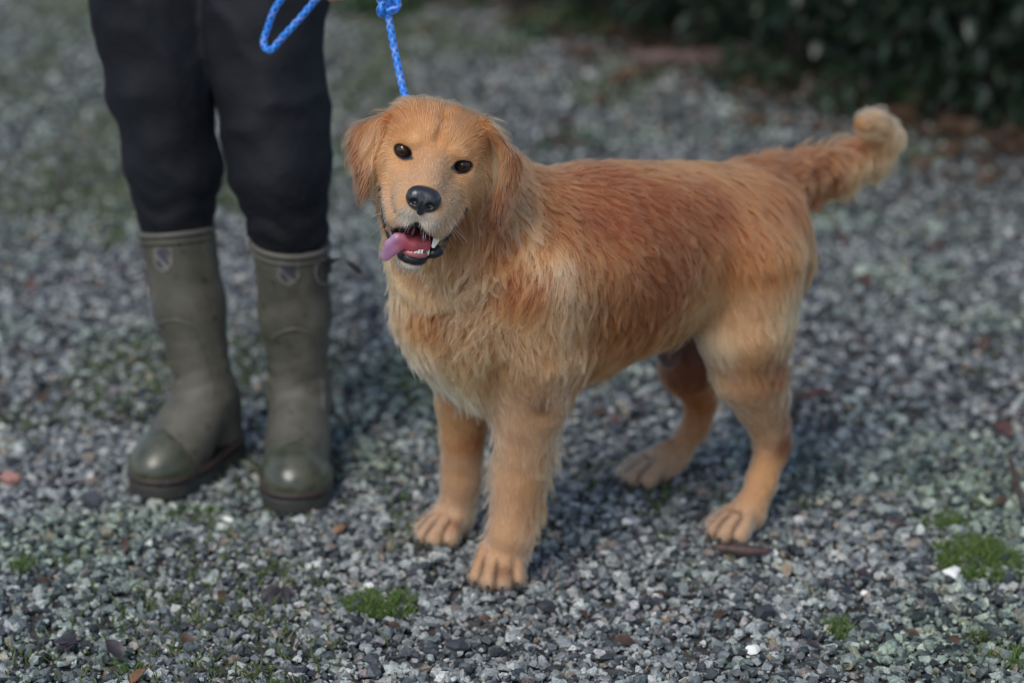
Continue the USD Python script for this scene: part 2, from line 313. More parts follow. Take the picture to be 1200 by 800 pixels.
def tail_d(p):
    d = None; r = [.036, .032, .028, .026, .026, .022, .017, .012]
    for i in range(7):
        e = cone(p, TAIL[i], TAIL[i + 1], r[i], r[i + 1]); d = e if d is None else smin(d, e, .01)
    return d
def trunk_d(p):
    d = None
    for (a, ra), (b, rb) in zip(TRUNK, TRUNK[1:]):
        e = cone(p, a, b, ra, rb); d = e if d is None else smin(d, e, .05)
    neck0 = hw((0, -34, -88))
    d = smin(d, cone(p, neck0, P(582, 276, 3.16), .066, .094), .05)
    d = smin(d, cone(p, hw((0, -60, -80)), P(545, 330, 3.13), .062, .085), .05)
    d = smin(d, cone(p, P(548, 380, 3.14), P(575, 420, 3.17), .078, .07), .05)           # breast
    d = smin(d, cone(p, P(640, 365, 3.2), P(760, 345, 3.29), .098, .07), .05)            # underline
    d = smin(d, cone(p, P(890, 255, 3.38), P(905, 300, 3.4), .05, .055), .05)            # croup
    return d
def dog_d(p):
    d = trunk_d(p)
    for k in LEGS: d = smin(d, leg_d(p, k), .032 if 'front' in k else .026)
    d = smin(d, tail_d(p), .03)
    d = smin(d, ell(p, P(784, 412, 3.40), A([.018, .024, .024])), .010)
    d = smin(d, cone(p, P(644, 470, 3.10), P(646, 486, 3.11), .020, .018), .015)     # point of the elbow
    q = (p - HO) @ HM.T * 1000
    near = np.linalg.norm(q - A([0, -20, -20]), axis=1) < 260
    if near.any():
        qn = q[near]; hdist = smin(head_mm(qn), ears(qn), 3.5) / 1000
        d[near] = smin(d[near], hdist, .012)
    return d
def keep_head(p): return np.linalg.norm(((p - HO) @ HM.T * 1000) - A([0, -25, -20]), axis=1) / 1000 - .172
hv, hf = nets(lambda p: np.maximum(dog_d(p), keep_head(p)), HO - .24, HO + .2, .0023)
lo = A([-.25, 2.8, -.01]); hi = A([.62, 3.72, .78])
bv, bf = nets(lambda p: np.maximum(dog_d(p), -(keep_head(p) + .004)), lo, hi, .0048)
try:
    import manifold3d as m3
    mk = lambda v, f: m3.Manifold(m3.Mesh(vert_properties=v.astype(np.float32), tri_verts=f.astype(np.uint32)))
    un = mk(hv, hf) + mk(bv, bf)
    if un.is_empty() or un.num_tri() < len(hf): raise ValueError
    mm = un.to_mesh(); dv, df = A(mm.vert_properties[:, :3], float), A(mm.tri_verts, int)
except Exception as e:
    print('union failed', e); dv, df = join((hv, hf), (bv, bf))
dv, df = smoothed(dv, df, 2)
dn = vertex_normals(dv, df)
_s = np.flatnonzero(np.abs(keep_head(dv)) < .016); _e = .0012
_g = np.stack([dog_d(dv[_s] + _e * A(k)) - dog_d(dv[_s] - _e * A(k)) for k in np.eye(3)], 1); dn[_s] = unit(_g)
print('dog mesh', len(dv), len(df))

# ---- the coat: guides of direction, length (mm), lift and colour, laid over the skin
TONE = {k: lin(*c) for k, c in dict(gold=(150, 88, 44), red=(128, 66, 31), deep=(88, 44, 21), light=(184, 136, 91), pale=(186, 143, 106), face=(188, 136, 90), crown=(172, 116, 70), ear=(134, 76, 42), eardark=(100, 54, 32), tail=(128, 74, 40), plume=(178, 132, 88), muzzle=(190, 146, 106), white=(204, 190, 172), cream=(210, 176, 136), black=(36, 32, 32), paw=(184, 150, 120), rust=(112, 58, 31), groin=(112, 88, 84), brow=(206, 156, 108), grey=(168, 128, 98), cheek=(202, 152, 104)).items()}
G = []      # position, direction, length, lift, tone, curl
def g(px, py, Y, dx, dy, L, lift, tone, curl=1.0, away=0.0): G.append((P(px, py, Y), unit(dx * RIGHT - dy * UP + away * FWD), L / 1000, lift, TONE[tone], curl))
# back, ribs, flank
g(640, 200, 3.15, 1, .15, 32, .22, 'gold'); g(700, 195, 3.2, 1, .10, 32, .2, 'red'); g(760, 190, 3.25, 1, .1, 34, .2, 'gold'); g(820, 190, 3.3, 1, .2, 36, .22, 'gold'); g(870, 200, 3.36, 1, .3, 40, .25, 'gold')
g(650, 250, 3.1, .7, .7, 38, .2, 'gold'); g(700, 250, 3.13, 1, .45, 36, .16, 'red'); g(760, 245, 3.18, 1, .45, 36, .16, 'red'); g(820, 245, 3.24, 1, .5, 38, .18, 'red')
g(690, 310, 3.12, .55, .9, 44, .16, 'gold'); g(740, 310, 3.17, .75, .7, 44, .16, 'red'); g(790, 310, 3.22, .6, .8, 46, .18, 'deep'); g(815, 340, 3.24, .2, 1, 46, .2, 'red')
g(690, 370, 3.12, .35, 1, 52, .16, 'gold'); g(740, 370, 3.18, .3, 1, 54, .18, 'red'); g(790, 370, 3.22, -.1, 1, 56, .2, 'gold')
g(680, 430, 3.16, .1, 1, 70, .2, 'gold', .8); g(720, 420, 3.18, .05, 1, 66, .2, 'gold', .8); g(765, 405, 3.25, -.15, 1, 58, .22, 'light', .8)
g(784, 412, 3.37, .1, 1, 3, .1, 'groin', .2); g(784, 425, 3.38, .1, 1, 3, .1, 'groin', .2); g(642, 482, 3.095, .1, 1, 9, .1, 'pale', .2)
g(648, 512, 3.175, .35, 1, 56, .6, 'light', .8); g(642, 535, 3.170, .4, 1, 58, .6, 'gold', .8); g(638, 555, 3.165, .35, 1, 54, .6, 'light', .8); g(632, 578, 3.160, .3, 1, 44, .5, 'gold', .8); g(655, 500, 3.195, .35, 1, 56, .6, 'light', .8); g(648, 540, 3.185, .3, 1, 50, .5, 'light', .6); g(640, 580, 3.175, .25, 1, 36, .5, 'gold', .5); g(560, 520, 3.345, .2, 1, 30, .4, 'gold', .5)
g(700, 330, 3.36, .4, 1, 50, .15, 'gold'); g(780, 320, 3.43, .5, .8, 45, .15, 'gold')
# neck and shoulder
g(600, 220, 3.05, .8, .5, 34, .22, 'crown'); g(620, 260, 3.05, .45, .9, 46, .2, 'light'); g(640, 300, 3.05, .15, 1, 52, .18, 'light'); g(665, 300, 3.09, .25, 1, 50, .18, 'gold')
g(590, 300, 3.03, -.1, 1, 50, .25, 'gold', 1.4); g(560, 320, 3.03, -.3, 1, 52, .28, 'light', 1.5); g(610, 340, 3.03, -.05, 1, 54, .22, 'gold', 1.4); g(650, 370, 3.05, .1, 1, 50, .16, 'light')
g(520, 330, 3.03, -.35, 1, 52, .28, 'light', 1.5); g(480, 330, 3.08, -.4, 1, 50, .3, 'light', 1.2); g(465, 290, 3.1, -.35, 1, 46, .3, 'light', 1.2)
g(500, 370, 3.05, -.25, 1, 56, .28, 'gold', 1.5); g(550, 370, 3.03, -.15, 1, 56, .26, 'light', 1.5); g(600, 390, 3.03, 0, 1, 54, .2, 'light', 1.3); g(640, 420, 3.05, .1, 1, 44, .16, 'light')
g(500, 420, 3.08, -.1, 1, 62, .28, 'cream', 1.4); g(550, 430, 3.06, -.05, 1, 64, .26, 'light', 1.5); g(590, 440, 3.05, 0, 1, 50, .2, 'light'); g(520, 455, 3.1, .05, 1, 66, .25, 'cream', 1.3)
g(640, 455, 3.06, .15, 1, 24, .14, 'pale', .6)
# thigh and croup
g(860, 250, 3.29, .8, .7, 42, .2, 'gold'); g(900, 240, 3.36, .7, .8, 46, .25, 'red'); g(850, 300, 3.24, .5, 1, 44, .18, 'gold'); g(890, 300, 3.27, .5, 1, 44, .2, 'gold')
g(925, 310, 3.37, .5, 1, 54, .35, 'gold'); g(935, 345, 3.37, .4, 1, 60, .4, 'cream', 1.2); g(930, 390, 3.35, .15, 1, 56, .35, 'light', 1.2)
g(830, 360, 3.22, .1, 1, 44, .2, 'light'); g(860, 370, 3.22, .25, 1, 42, .16, 'light'); g(900, 370, 3.26, .35, 1, 42, .18, 'light'); g(840, 410, 3.23, .1, 1, 38, .2, 'cream'); g(870, 425, 3.23, .3, 1, 28, .14, 'light', .7)
g(905, 430, 3.28, .2, 1, 40, .25, 'rust', .8); g(855, 460, 3.26, .3, 1, 16, .14, 'pale', .5); g(890, 470, 3.28, .3, 1, 14, .12, 'pale', .5); g(920, 480, 3.34, .1, 1, 16, .2, 'rust', .5)
# hind shanks
g(848, 442, 3.27, .2, 1, 27, .16, 'light', .6); g(885, 445, 3.29, .25, 1, 27, .16, 'light', .6); g(862, 476, 3.30, .25, 1, 20, .15, 'pale', .5); g(900, 492, 3.33, .2, 1, 17, .14, 'pale', .5)
g(890, 520, 3.31, .15, 1, 11, .16, 'pale', .3); g(920, 515, 3.35, -.1, 1, 9, .15, 'rust', .3); g(880, 560, 3.28, -.3, 1, 10, .15, 'pale', .3); g(905, 565, 3.32, -.3, 1, 8, .14, 'light', .3); g(862, 605, 3.24, -.6, .8, 12, .26, 'paw', .6)
g(790, 440, 3.4, .2, 1, 18, .14, 'rust', .5); g(820, 450, 3.43, .3, 1, 14, .14, 'rust', .4); g(825, 478, 3.47, 0, 1, 8, .12, 'gold', .3); g(800, 510, 3.44, -.5, 1, 10, .15, 'pale', .3); g(760, 550, 3.42, -.9, .6, 12, .26, 'paw', .6)
# forelegs
g(600, 500, 3.100, -.05, 1, 17, .18, 'pale', .4); g(630, 500, 3.110, .2, 1, 18, .16, 'pale', .5); g(595, 560, 3.100, -.1, 1, 11, .16, 'pale', .3); g(625, 560, 3.130, .2, 1, 12, .2, 'light', .4); g(590, 610, 3.090, -.12, 1, 9, .15, 'pale', .3); g(583, 640, 3.085, -.1, 1, 5, .1, 'pale', .3); g(585, 668, 3.070, 0, 1, 12, .26, 'paw', .6)
g(535, 490, 3.240, 0, 1, 12, .12, 'light', .4); g(560, 500, 3.270, .05, 1, 12, .12, 'gold', .4); g(535, 560, 3.250, -.05, 1, 11, .16, 'pale', .3); g(515, 620, 3.230, -.4, 1, 12, .26, 'paw', .6)
# tail
g(885, 205, 3.4, 1, -.1, 46, .4, 'red', 1.5); g(920, 195, 3.47, 1, -.15, 46, .5, 'tail', 1.8); g(930, 225, 3.5, .5, 1, 66, .35, 'rust', 1.6); g(960, 180, 3.53, 1, -.3, 40, .55, 'tail', 2.0); g(965, 215, 3.53, .35, 1, 72, .35, 'tail', 1.6)
g(1000, 165, 3.58, .9, -.4, 40, .5, 'tail', 1.8); g(1005, 200, 3.58, .3, 1, 66, .35, 'plume', 1.2); g(1030, 150, 3.56, .7, -.2, 36, .25, 'plume', 1.0); g(1045, 165, 3.56, .1, 1, 44, .3, 'plume', .9); g(1030, 185, 3.57, -.2, 1, 50, .3, 'plume', .9)
# head, mirrored: millimetres and directions in the head frame
def gh(x, y, z, dx, dy, dz, L, lift, tone, curl=.4, both=True):
    for s in ((1, -1) if both and x else (1,)): G.append((hw((s * x, y, z)), unit(hd((s * dx, dy, dz))), L / 1000, lift, TONE[tone], curl))
gh(0, -8, 70, 0, 1, -.6, 3.0, .12, 'muzzle'); gh(0, 2, 40, 0, 1, -.7, 3.5, .12, 'muzzle'); gh(0, 14, 8, 0, 1, -.4, 5, .12, 'face'); gh(12, 30, 0, .1, 1, -.2, 6, .12, 'face'); gh(0, 48, -18, 0, 1, -.8, 7, .14, 'crown'); gh(30, 48, -28, .4, 1, -.8, 8, .14, 'crown'); gh(0, 66, -50, 0, .3, -1, 9, .2, 'crown'); gh(35, 60, -60, .6, .3, -1, 10, .2, 'crown'); gh(55, 40, -55, 1, 0, -.6, 14, .2, 'crown')
gh(26, 18, 8, .7, 1, 0, 6, .2, 'brow'); gh(17, 4, 14, .4, 1, 0, 4, .12, 'grey'); gh(50, -8, -2, 1, -.5, -.4, 6, .14, 'cheek'); gh(42, -24, 6, 1, -.5, -.4, 6, .14, 'cheek'); gh(56, 30, -24, .8, .4, -.6, 9, .14, 'gold'); gh(40, 20, 0, .8, .7, 0, 6, .12, 'crown'); gh(52, 16, -12, 1, .2, -.3, 7, .12, 'crown'); gh(24, 0, 18, .7, .6, -.4, 4, .12, 'face'); gh(40, -14, 0, 1, -.4, -.4, 5, .12, 'face'); gh(56, -12, -20, 1, -.7, -.5, 11, .18, 'face')
gh(24, -18, 40, 1, .1, -.6, 3.5, .12, 'muzzle'); gh(30, -34, 30, 1, -.4, -.6, 4, .14, 'muzzle'); gh(20, -36, 84, 1, -.2, -.5, 3, .15, 'muzzle'); gh(10, -56, 88, .3, -1, .1, 4, .25, 'white'); gh(32, -52, 60, .7, -.7, -.3, 5, .18, 'muzzle'); gh(34, -66, 40, .5, -1, -.3, 6, .18, 'muzzle'); gh(44, -40, 0, 1, -.7, -.5, 7, .15, 'face'); gh(62, -34, -30, .8, -1, -.4, 18, .28, 'face'); gh(60, -56, -40, .5, -1, -.3, 28, .35, 'face', .8); gh(46, -84, -20, .2, -1, -.3, 20, .25, 'gold', .8); gh(0, -138, 30, 0, -1, -.6, 9, .25, 'light'); gh(0, -128, 58, 0, -1, .1, 4, .2, 'white'); gh(24, -128, 36, .4, -1, -.4, 9, .2, 'light'); gh(26, -112, 10, .3, -1, -.4, 14, .2, 'gold', .7)
# ears
gh(66, 54, -38, .7, -.2, .2, 20, .35, 'crown', .8); gh(80, 40, -42, .6, -1, .1, 22, .25, 'ear', .8); gh(100, 14, -38, .25, -1, 0, 22, .25, 'ear', .8); gh(84, 6, -28, -.25, -1, .2, 22, .3, 'light', .9); gh(82, -22, -24, -.2, -1, .2, 20, .3, 'light', .9); gh(116, 8, -46, .5, -1, 0, 22, .3, 'ear', .8); gh(100, -34, -30, 0, -1, 0, 22, .25, 'ear', .7); gh(92, -64, -30, -.1, -1, .1, 18, .2, 'eardark', .7); gh(112, -40, -38, .2, -1, 0, 14, .2, 'eardark', .7); gh(98, 0, -62, .1, -1, 0, 16, .15, 'eardark', .6)
GP, GD, GL, GF, GT, GC = (A([q[i] for q in G]) for i in range(6))
def field(p):
    o = [np.zeros((len(p), 3)), np.zeros(len(p)), np.zeros(len(p)), np.zeros((len(p), 3)), np.zeros(len(p))]
    for s in range(0, len(p), 20000):
        w = 1 / (((p[s:s + 20000, None] - GP[None]) ** 2).sum(-1) + .012 ** 2) ** 2.2
        w /= w.sum(1, keepdims=True)
        for k, q in enumerate((GD, GL, GF, GT, GC)): o[k][s:s + 20000] = w @ q
    return o
fD, fL, fF, fT, fC = field(dv)
SPOTS = [(P(640, 484, 3.11), .015, 'deep', .8), (P(584, 662, 3.085), .013, 'rust', .6), (P(542, 606, 3.26), .010, 'rust', .6), (P(900, 450, 3.26), .04, 'rust', .5), (P(700, 255, 3.13), .035, 'deep', .35), (P(800, 300, 3.22), .05, 'deep', .3), (P(668, 300, 3.08), .018, 'cream', .45), (P(670, 345, 3.08), .018, 'cream', .45), (P(668, 385, 3.07), .018, 'cream', .4), (P(645, 275, 3.06), .016, 'red', .6), (P(645, 315, 3.05), .016, 'red', .55), (P(642, 350, 3.05), .014, 'red', .4), (P(720, 370, 3.14), .06, 'deep', .22), (P(770, 350, 3.2), .05, 'deep', .25)]
_d = dv - EYE; _dep = _d @ FWD; _sx, _sy = 600 + FPX * (_d @ RIGHT) / _dep, 400 - FPX * (_d @ UP) / _dep
for c_, r_, t_, k_ in SPOTS:
    e_ = c_ - EYE; z_ = e_ @ FWD; _n = np.flatnonzero((np.abs(_sx - 600 - FPX * (e_ @ RIGHT) / z_) < 9) & (np.abs(_sy - 400 + FPX * (e_ @ UP) / z_) < 9))
    if len(_n): c_ = dv[_n[np.argmin(_dep[_n])]]          # the mark lies on the near skin
    w_ = (k_ * np.exp(-(((dv - c_) ** 2).sum(1) / r_ ** 2) ** 1.5))[:, None]; fT = fT * (1 - w_) + TONE[t_] * w_
fD = unit(fD); fT2 = fD - dn * (fD * dn).sum(1, keepdims=True); fD = unit(fT2)

# regions of the skin
hq = (dv - HO) @ HM.T * 1000
e_d = ears(hq); h_d = head_mm(hq)
is_ear = e_d < np.minimum(h_d, 8) ; is_head = (np.linalg.norm(hq - A([0, -25, -20]), axis=1) < 165) & (h_d < 14) & ~is_ear
t_d, tr_d = tail_d(dv), trunk_d(dv)
legd = {k: leg_d(dv, k) for k in LEGS}
region = np.full(len(dv), 'body', dtype='<U12')
region[(t_d < tr_d - .004)] = 'tail'
for k in LEGS: region[(legd[k] < .012) & (dv[:, 2] < (.285 if 'front' in k else .27)) & (tr_d > .012)] = k
for k in LEGS: region[(legd[k] < .02) & (dv[:, 2] < .2)] = k
region[is_head] = 'head'; region[is_ear & (hq[:, 0] < 0)] = 'ear_a'; region[is_ear & (hq[:, 0] > 0)] = 'ear_b'

# bare skin: eye rims, lips, mouth
bare = np.zeros(len(dv)); skin = fT * .8
_q = np.c_[np.abs(hq[:, 0]) - 39.5, hq[:, 1] + .5] @ EYE_R[:2, :2].T
eye_r = np.minimum(np.linalg.norm(_q / A([13.0, 9.6]), axis=1), np.linalg.norm((_q - A([-11.0, -1.0])) / A([4.5, 3.0]), axis=1)) + (hq[:, 2] < -25)
rim = np.clip((1.08 - eye_r) / .14, 0, 1) * (region == 'head')
LIPS = [[(53, -58, 0), (45, -78, 16), (37, -97, 28), (29, -114, 45), (14, -119, 58), (-6, -119, 58), (-20, -114, 46), (-31, -97, 30), (-44, -78, 16), (-53, -58, 0)],
        [(53, -58, 0), (42, -74, 22), (31, -84, 42), (20, -82, 60), (8, -74, 78), (0, -70, 82), (-8, -74, 78), (-20, -82, 60), (-31, -84, 42), (-42, -74, 22), (-53, -58, 0)]]
lipd = np.min([np.linalg.norm(hq - c, axis=1) for L in LIPS for c in spline(L, 70)], axis=0)
lip = np.clip((np.where(hq[:, 1] < -100, 10.5, np.where(np.abs(hq[:, 0]) > 38, 10.5, 7.5)) - lipd) / 2.0, 0, 1) * (region == 'head')
cav = np.clip((3.5 - cone(hq, (2, -84, 0), (4, -99, 76), 19, 24)) / 2, 0, 1) * (region == 'head') * (hq[:, 2] < 70) * (hq[:, 1] < -66)
nose_d = np.linalg.norm((hq - A([0, -30, 88])) / A([21, 16, 15]), axis=1)
nz = np.clip((1.12 - nose_d) / .12, 0, 1)
for w, c in ((rim, lin(28, 24, 25)), (cav, lin(70, 30, 34)), (lip, lin(24, 22, 25)), (nz, lin(30, 28, 32))):
    skin = skin * (1 - w[:, None]) + c * w[:, None]; bare = np.maximum(bare, w)
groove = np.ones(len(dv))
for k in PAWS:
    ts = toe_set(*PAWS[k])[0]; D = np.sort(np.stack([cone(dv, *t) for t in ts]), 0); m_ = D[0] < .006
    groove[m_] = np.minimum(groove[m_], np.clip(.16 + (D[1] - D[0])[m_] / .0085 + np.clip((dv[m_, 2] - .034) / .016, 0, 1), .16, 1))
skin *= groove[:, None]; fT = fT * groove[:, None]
# toes: darker in the grooves
DOG = thing('golden_retriever', 'golden retriever with open mouth and tongue out, standing on the gravel on a blue lead', 'dog')
skin_m = mat('dog_skin', {'a': ('attribute', {'attribute': 'tone'}), 'n': ('noise_texture', {'scale': 400., 'detail': 4.}), 'b': ('bump', {'strength': .3, 'distance': .001}), 'w': ('rgb_to_bw', {}), 'r': ('rgb_ramp', {'ramp': [(0, (.36, .36, .36)), (.03, (.40, .40, .40)), (.10, (.95, .95, .95))]}), 's': ('map_range', {'from_min': .02, 'from_max': .10, 'to_min': .5, 'to_max': .08, 'clamp': True}), 'p': ('principled_bsdf', {'roughness': .5})},
             [('a.color', 'w.color'), ('w.val', 'r.fac'), ('r.color', 'p.roughness'), ('w.val', 's.value'), ('s.result', 'p.specular_ior_level'), ('a.color', 'p.base_color'), ('n.fac', 'b.height'), ('b.normal', 'p.normal')])
obj('body', (dv, df), skin_m, DOG, True, skin)

# ---- strands
facing = (dn * unit(EYE - dv)).sum(1)
tri = dv[df]; area = np.linalg.norm(np.cross(tri[:, 1] - tri[:, 0], tri[:, 2] - tri[:, 0]), axis=1) / 2
dens = {'head': 230000, 'ear_a': 190000, 'ear_b': 190000, 'body': 150000, 'tail': 200000, 'near_front': 130000, 'far_front': 110000, 'near_hind': 130000, 'far_hind': 110000}
vd = np.vectorize(dens.get)(region) * np.where(facing > -.25, 1.0, .14) * (bare < .45)
vd = np.where(((region == 'head') & (fL > .010)), np.minimum(vd, 120000), vd)
td = vd[df].mean(1) * area
_back = np.clip((hq[:, 2] * -1 - 190) / 90, 0, 1) * np.clip((dv[:, 0] - .02) / .05, 0, 1) * (region == 'body')     # ribs, back and flank lie flatter than chest and ruff
fL = np.where(is_head & (fL < .014), fL * 1.45, fL); fF = np.clip(fF * np.where(fL > .025, 1.05 - .38 * _back, 1.5), 0, .85); fC = fC * (.85 - .35 * _back); fL = fL * np.where(fL > .03, .68 + .16 * _back, 1)
N = int(td.sum()); print('strands', N)
import sys; sys.stderr.write(f'strands {N}\n')
pick = np.searchsorted(np.cumsum(td) / td.sum(), (np.arange(N) + rng.random(N)) / N).clip(0, len(df) - 1)
u, v = rng.random(N), rng.random(N); m = u + v > 1; u[m], v[m] = 1 - u[m], 1 - v[m]
f3 = df[pick]; W3 = np.stack([1 - u - v, u, v], 1)
mixv = lambda q: (q[f3] * (W3[..., None] if q.ndim == 2 else W3)).sum(1)
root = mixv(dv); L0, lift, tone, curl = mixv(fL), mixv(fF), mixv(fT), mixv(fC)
nearest = f3[np.arange(N), W3.argmax(1)]; reg = region[nearest]
tree = cKDTree(dv)
long = L0 > .022
cl = np.zeros(N, int)
for sel, per in ((long, 11), (~long, 10)):
    ids = np.flatnonzero(sel); seeds = rng.choice(ids, max(1, len(ids) // per), replace=False)
    jit = root[ids] + rng.normal(0, .0016, (len(ids), 3))
    cl[ids] = seeds[cKDTree(root[seeds]).query(jit)[1]]
lk = lambda a, b: rng.uniform(a, b, N)[cl]               # one value for each lock
L = L0 * rng.uniform(.72, 1.12, N) * lk(.75, 1.2)
stray = rng.random(N) < .05
SEG = 5
pts = np.zeros((N, SEG + 1, 3)); pts[:, 0] = root - mixv(dn) * .0008
cur, nrm = root.copy(), unit(mixv(dn)); near_i = nearest
big = lambda p, s, k: np.stack([meshkit.fbm(p * s, 2, 11 * k + j) - .5 for j in range(3)], 1)
wav = big(root, 20., 1); turn = rng.normal(0, 1, (N, 3))[cl] * .10
phase, amp, freq = lk(0, 6.28), lk(.2, 1.0) * .50, lk(.7, 1.3)
lmul = lk(.55, 1.55) * np.where(stray, 1.8, 1)
grav = np.clip((L0 - .02) / .05, 0, 1)
for s in range(SEG):
    t_ = (s + .5) / SEG; flow = fD[near_i]; side = np.cross(nrm, flow)
    d = flow + wav * (1.3 * curl)[:, None] + turn * (curl * (1 + .5 * s))[:, None] + side * (amp * curl * np.sin(6.28 * freq * t_ + phase))[:, None] + rng.normal(0, .07, (N, 3)) + stray[:, None] * rng.normal(0, .22, (N, 3))
    d = d + nrm * (lift * lmul * (2.0 if s == 0 else 1.0 - .28 * s))[:, None] + A([0, 0, -1.]) * (grav * .10 * s + np.clip((L0 - .05) / .02, 0, 1) * .3)[:, None]
    cur = cur + (L / SEG)[:, None] * unit(d)
    _, near_i = tree.query(cur); nrm = dn[near_i]
    h = ((cur - dv[near_i]) * nrm).sum(1); want = L * lift * lmul * (.45 + .16 * s) + .0006
    far = np.linalg.norm(cur - dv[near_i], axis=1) > np.abs(h) * 1.6 + .02       # off an edge: hanging free
    fix = np.where(h < want, (want - h) * .9, (want - h) * .35 * np.clip(1 - L / .058, 0, 1)); fix[far | stray] *= np.where(h < .0006, 1, 0)[far | stray]
    cur = cur + nrm * fix[:, None]
    pts[:, s + 1] = cur
# locks: strands draw together towards their lock's own strand
amt = np.where(stray, .15, np.where(long, .36 + .26 * np.clip(curl - .4, 0, 1), .32))
for s in range(1, SEG + 1):
    k = (amt * (s / SEG) ** .9)[:, None]
    pts[:, s] += (pts[cl, s] - pts[:, s]) * k * rng.uniform(.75, 1.1, (N, 1))
_, ni = tree.query(pts[:, 1:].reshape(-1, 3))
hh = ((pts[:, 1:].reshape(-1, 3) - dv[ni]) * dn[ni]).sum(1); bad = hh < .0006
pts[:, 1:] += (dn[ni] * np.where(bad & (hh > -.02), .0006 - hh, 0)[:, None]).reshape(N, SEG, 3)
lockshade = np.where(long, lk(.80, 1.20), lk(.70, 1.24))
patch = .72 + .56 * meshkit.fbm(root * A([16, 16, 9.]), 3, 5)
fine = 1 + np.where(L0 < .020, np.where(reg == 'head', .50, .85), 0) * (meshkit.fbm(root * A([95, 95, 60.]), 3, 17) - .5) * 1.6
hair_c = np.clip(tone * (lockshade * patch * fine * np.where(L0 < .013, rng.uniform(.58, 1.26, N), rng.uniform(.8, 1.16, N)))[:, None], 0, .92)
hair_c *= 1
hair_c[:, 1] *= 1 + .10 * (rng.random(N)[cl] - .5)

def curves(name, p, w0, w1, tones, m, parent, kind=None, shade=(1, 1, 1)):
    n, k = p.shape[:2]
    c = UsdGeom.BasisCurves.Define(stage, name_for(parent, name))
    c.CreateTypeAttr('cubic'); c.CreateBasisAttr('catmullRom'); c.CreateWrapAttr('pinned')
    c.CreatePointsAttr(Vt.Vec3fArray.FromNumpy(p.reshape(-1, 3).astype(np.float32)))
    c.CreateCurveVertexCountsAttr(Vt.IntArray.FromNumpy(np.full(n, k, np.int32)))
    t = np.linspace(0, 1, k)[None]
    w = np.asarray(w0).reshape(-1, 1) * (1 - t ** 1.5) + np.asarray(w1).reshape(-1, 1) * t ** 1.5
    c.CreateWidthsAttr(Vt.FloatArray.FromNumpy(np.broadcast_to(w, (n, k)).astype(np.float32).ravel())); c.SetWidthsInterpolation('vertex')
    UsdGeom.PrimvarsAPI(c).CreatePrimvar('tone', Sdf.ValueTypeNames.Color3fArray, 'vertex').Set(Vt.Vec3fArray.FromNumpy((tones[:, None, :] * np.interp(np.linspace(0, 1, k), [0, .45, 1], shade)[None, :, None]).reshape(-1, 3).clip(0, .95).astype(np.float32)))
    UsdShade.MaterialBindingAPI.Apply(c.GetPrim()).Bind(m)
    tag(c, kind=kind); return c
fur_m = mat('fur', {'a': ('attribute', {'attribute': 'tone'}), 'h': ('principled_hair_bsdf', {'model': 'Chiang', 'parametrization': 'Direct coloring', 'roughness': .42, 'radial_roughness': .6, 'ior': 1.5})}, [('a.color', 'h.color')], surface='h.BSDF')
FUR = {'head': 'head_fur', 'ear_a': 'ear_fur', 'ear_b': 'ear_fur', 'body': 'body_fur', 'tail': 'tail_fur'}
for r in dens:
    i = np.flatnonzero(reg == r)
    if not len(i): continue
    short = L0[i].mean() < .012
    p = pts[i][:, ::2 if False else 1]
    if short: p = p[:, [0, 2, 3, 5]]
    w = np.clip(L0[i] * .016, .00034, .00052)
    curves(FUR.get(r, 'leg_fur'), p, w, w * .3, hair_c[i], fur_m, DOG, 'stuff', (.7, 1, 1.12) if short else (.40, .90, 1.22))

# ---- eyes, nose, tongue, teeth, claws, whiskers
def head_part(name, fn, lo, hi, h, m, parent=DOG, color=None, smooth=True):       # fn and bounds in head millimetres
    v, f = nets(lambda p: fn(p * 1000) / 1000, A(lo) / 1000, A(hi) / 1000, h / 1000); v, f = smoothed(v, f)
    return obj(name, (HO + v @ HM, f), m, parent, smooth, None if color is None else color(v * 1000))
eye_m = mat('dog_eye', {'p': ('principled_bsdf', {'base_color': (.010, .006, .004), 'roughness': .06, 'specular_ior_level': .4})})
iris_m = mat('dog_iris', {'p': ('principled_bsdf', {'base_color': (.030, .013, .006), 'roughness': .08, 'specular_ior_level': .4})})
for s in (-1, 1):
    c = EC * A([s, 1, 1]); e_ = trimesh.creation.icosphere(4, 10.2); e_.apply_translation(c); ep = obj('eye', (hw(A(e_.vertices)), A(e_.faces)), iris_m, DOG, True)
    pu = trimesh.creation.icosphere(3, 5.0); pu.apply_scale([1, 1, .5]); pu.apply_translation(c + A([-.5 * s, .5, 8.1])); obj('pupil', (hw(A(pu.vertices)), A(pu.faces)), eye_m, str(ep.GetPath()), True)
def nose_f(p):
    q = p * A([1, 1, 1]); q[:, 0] = np.abs(q[:, 0])
    d = smin(ell(p, A([0, -27, 85]), A([20.5, 13, 13])), ell(q, A([10.5, -31, 88]), A([11, 12.5, 11])), 6)
    d = smin(d, cone(p, (0, -34, 93), (0, -46, 90), 7.5, 5), 5)
    d = smax(d, -ell(q, A([10.5, -34, 100]), A([5.6, 4.8, 8])), 2); d = smax(d, -cone(q, (15, -36, 98), (22, -40, 90), 2.6, 1.6), 2)
    d = smax(d, -cone(p, (0, -30, 101.5), (0, -48, 97.5), 1.6, 1.6), 1.5)
    return d + .5 * (meshkit.noise(p * .9, 4) - .5)
nose_m = mat('dog_nose', {'g': ('geometry', {}), 'v': ('voronoi_texture', {'scale': 700.}), 'b': ('bump', {'strength': .35, 'distance': .0006}), 'p': ('principled_bsdf', {'base_color': (.014, .013, .016), 'roughness': .33, 'coat_weight': .25, 'coat_roughness': .25})}, [('g.position', 'v.vector'), ('v.distance', 'b.height'), ('b.normal', 'p.normal')])
head_part('nose', nose_f, (-28, -56, 62), (28, -8, 108), 1.0, nose_m)
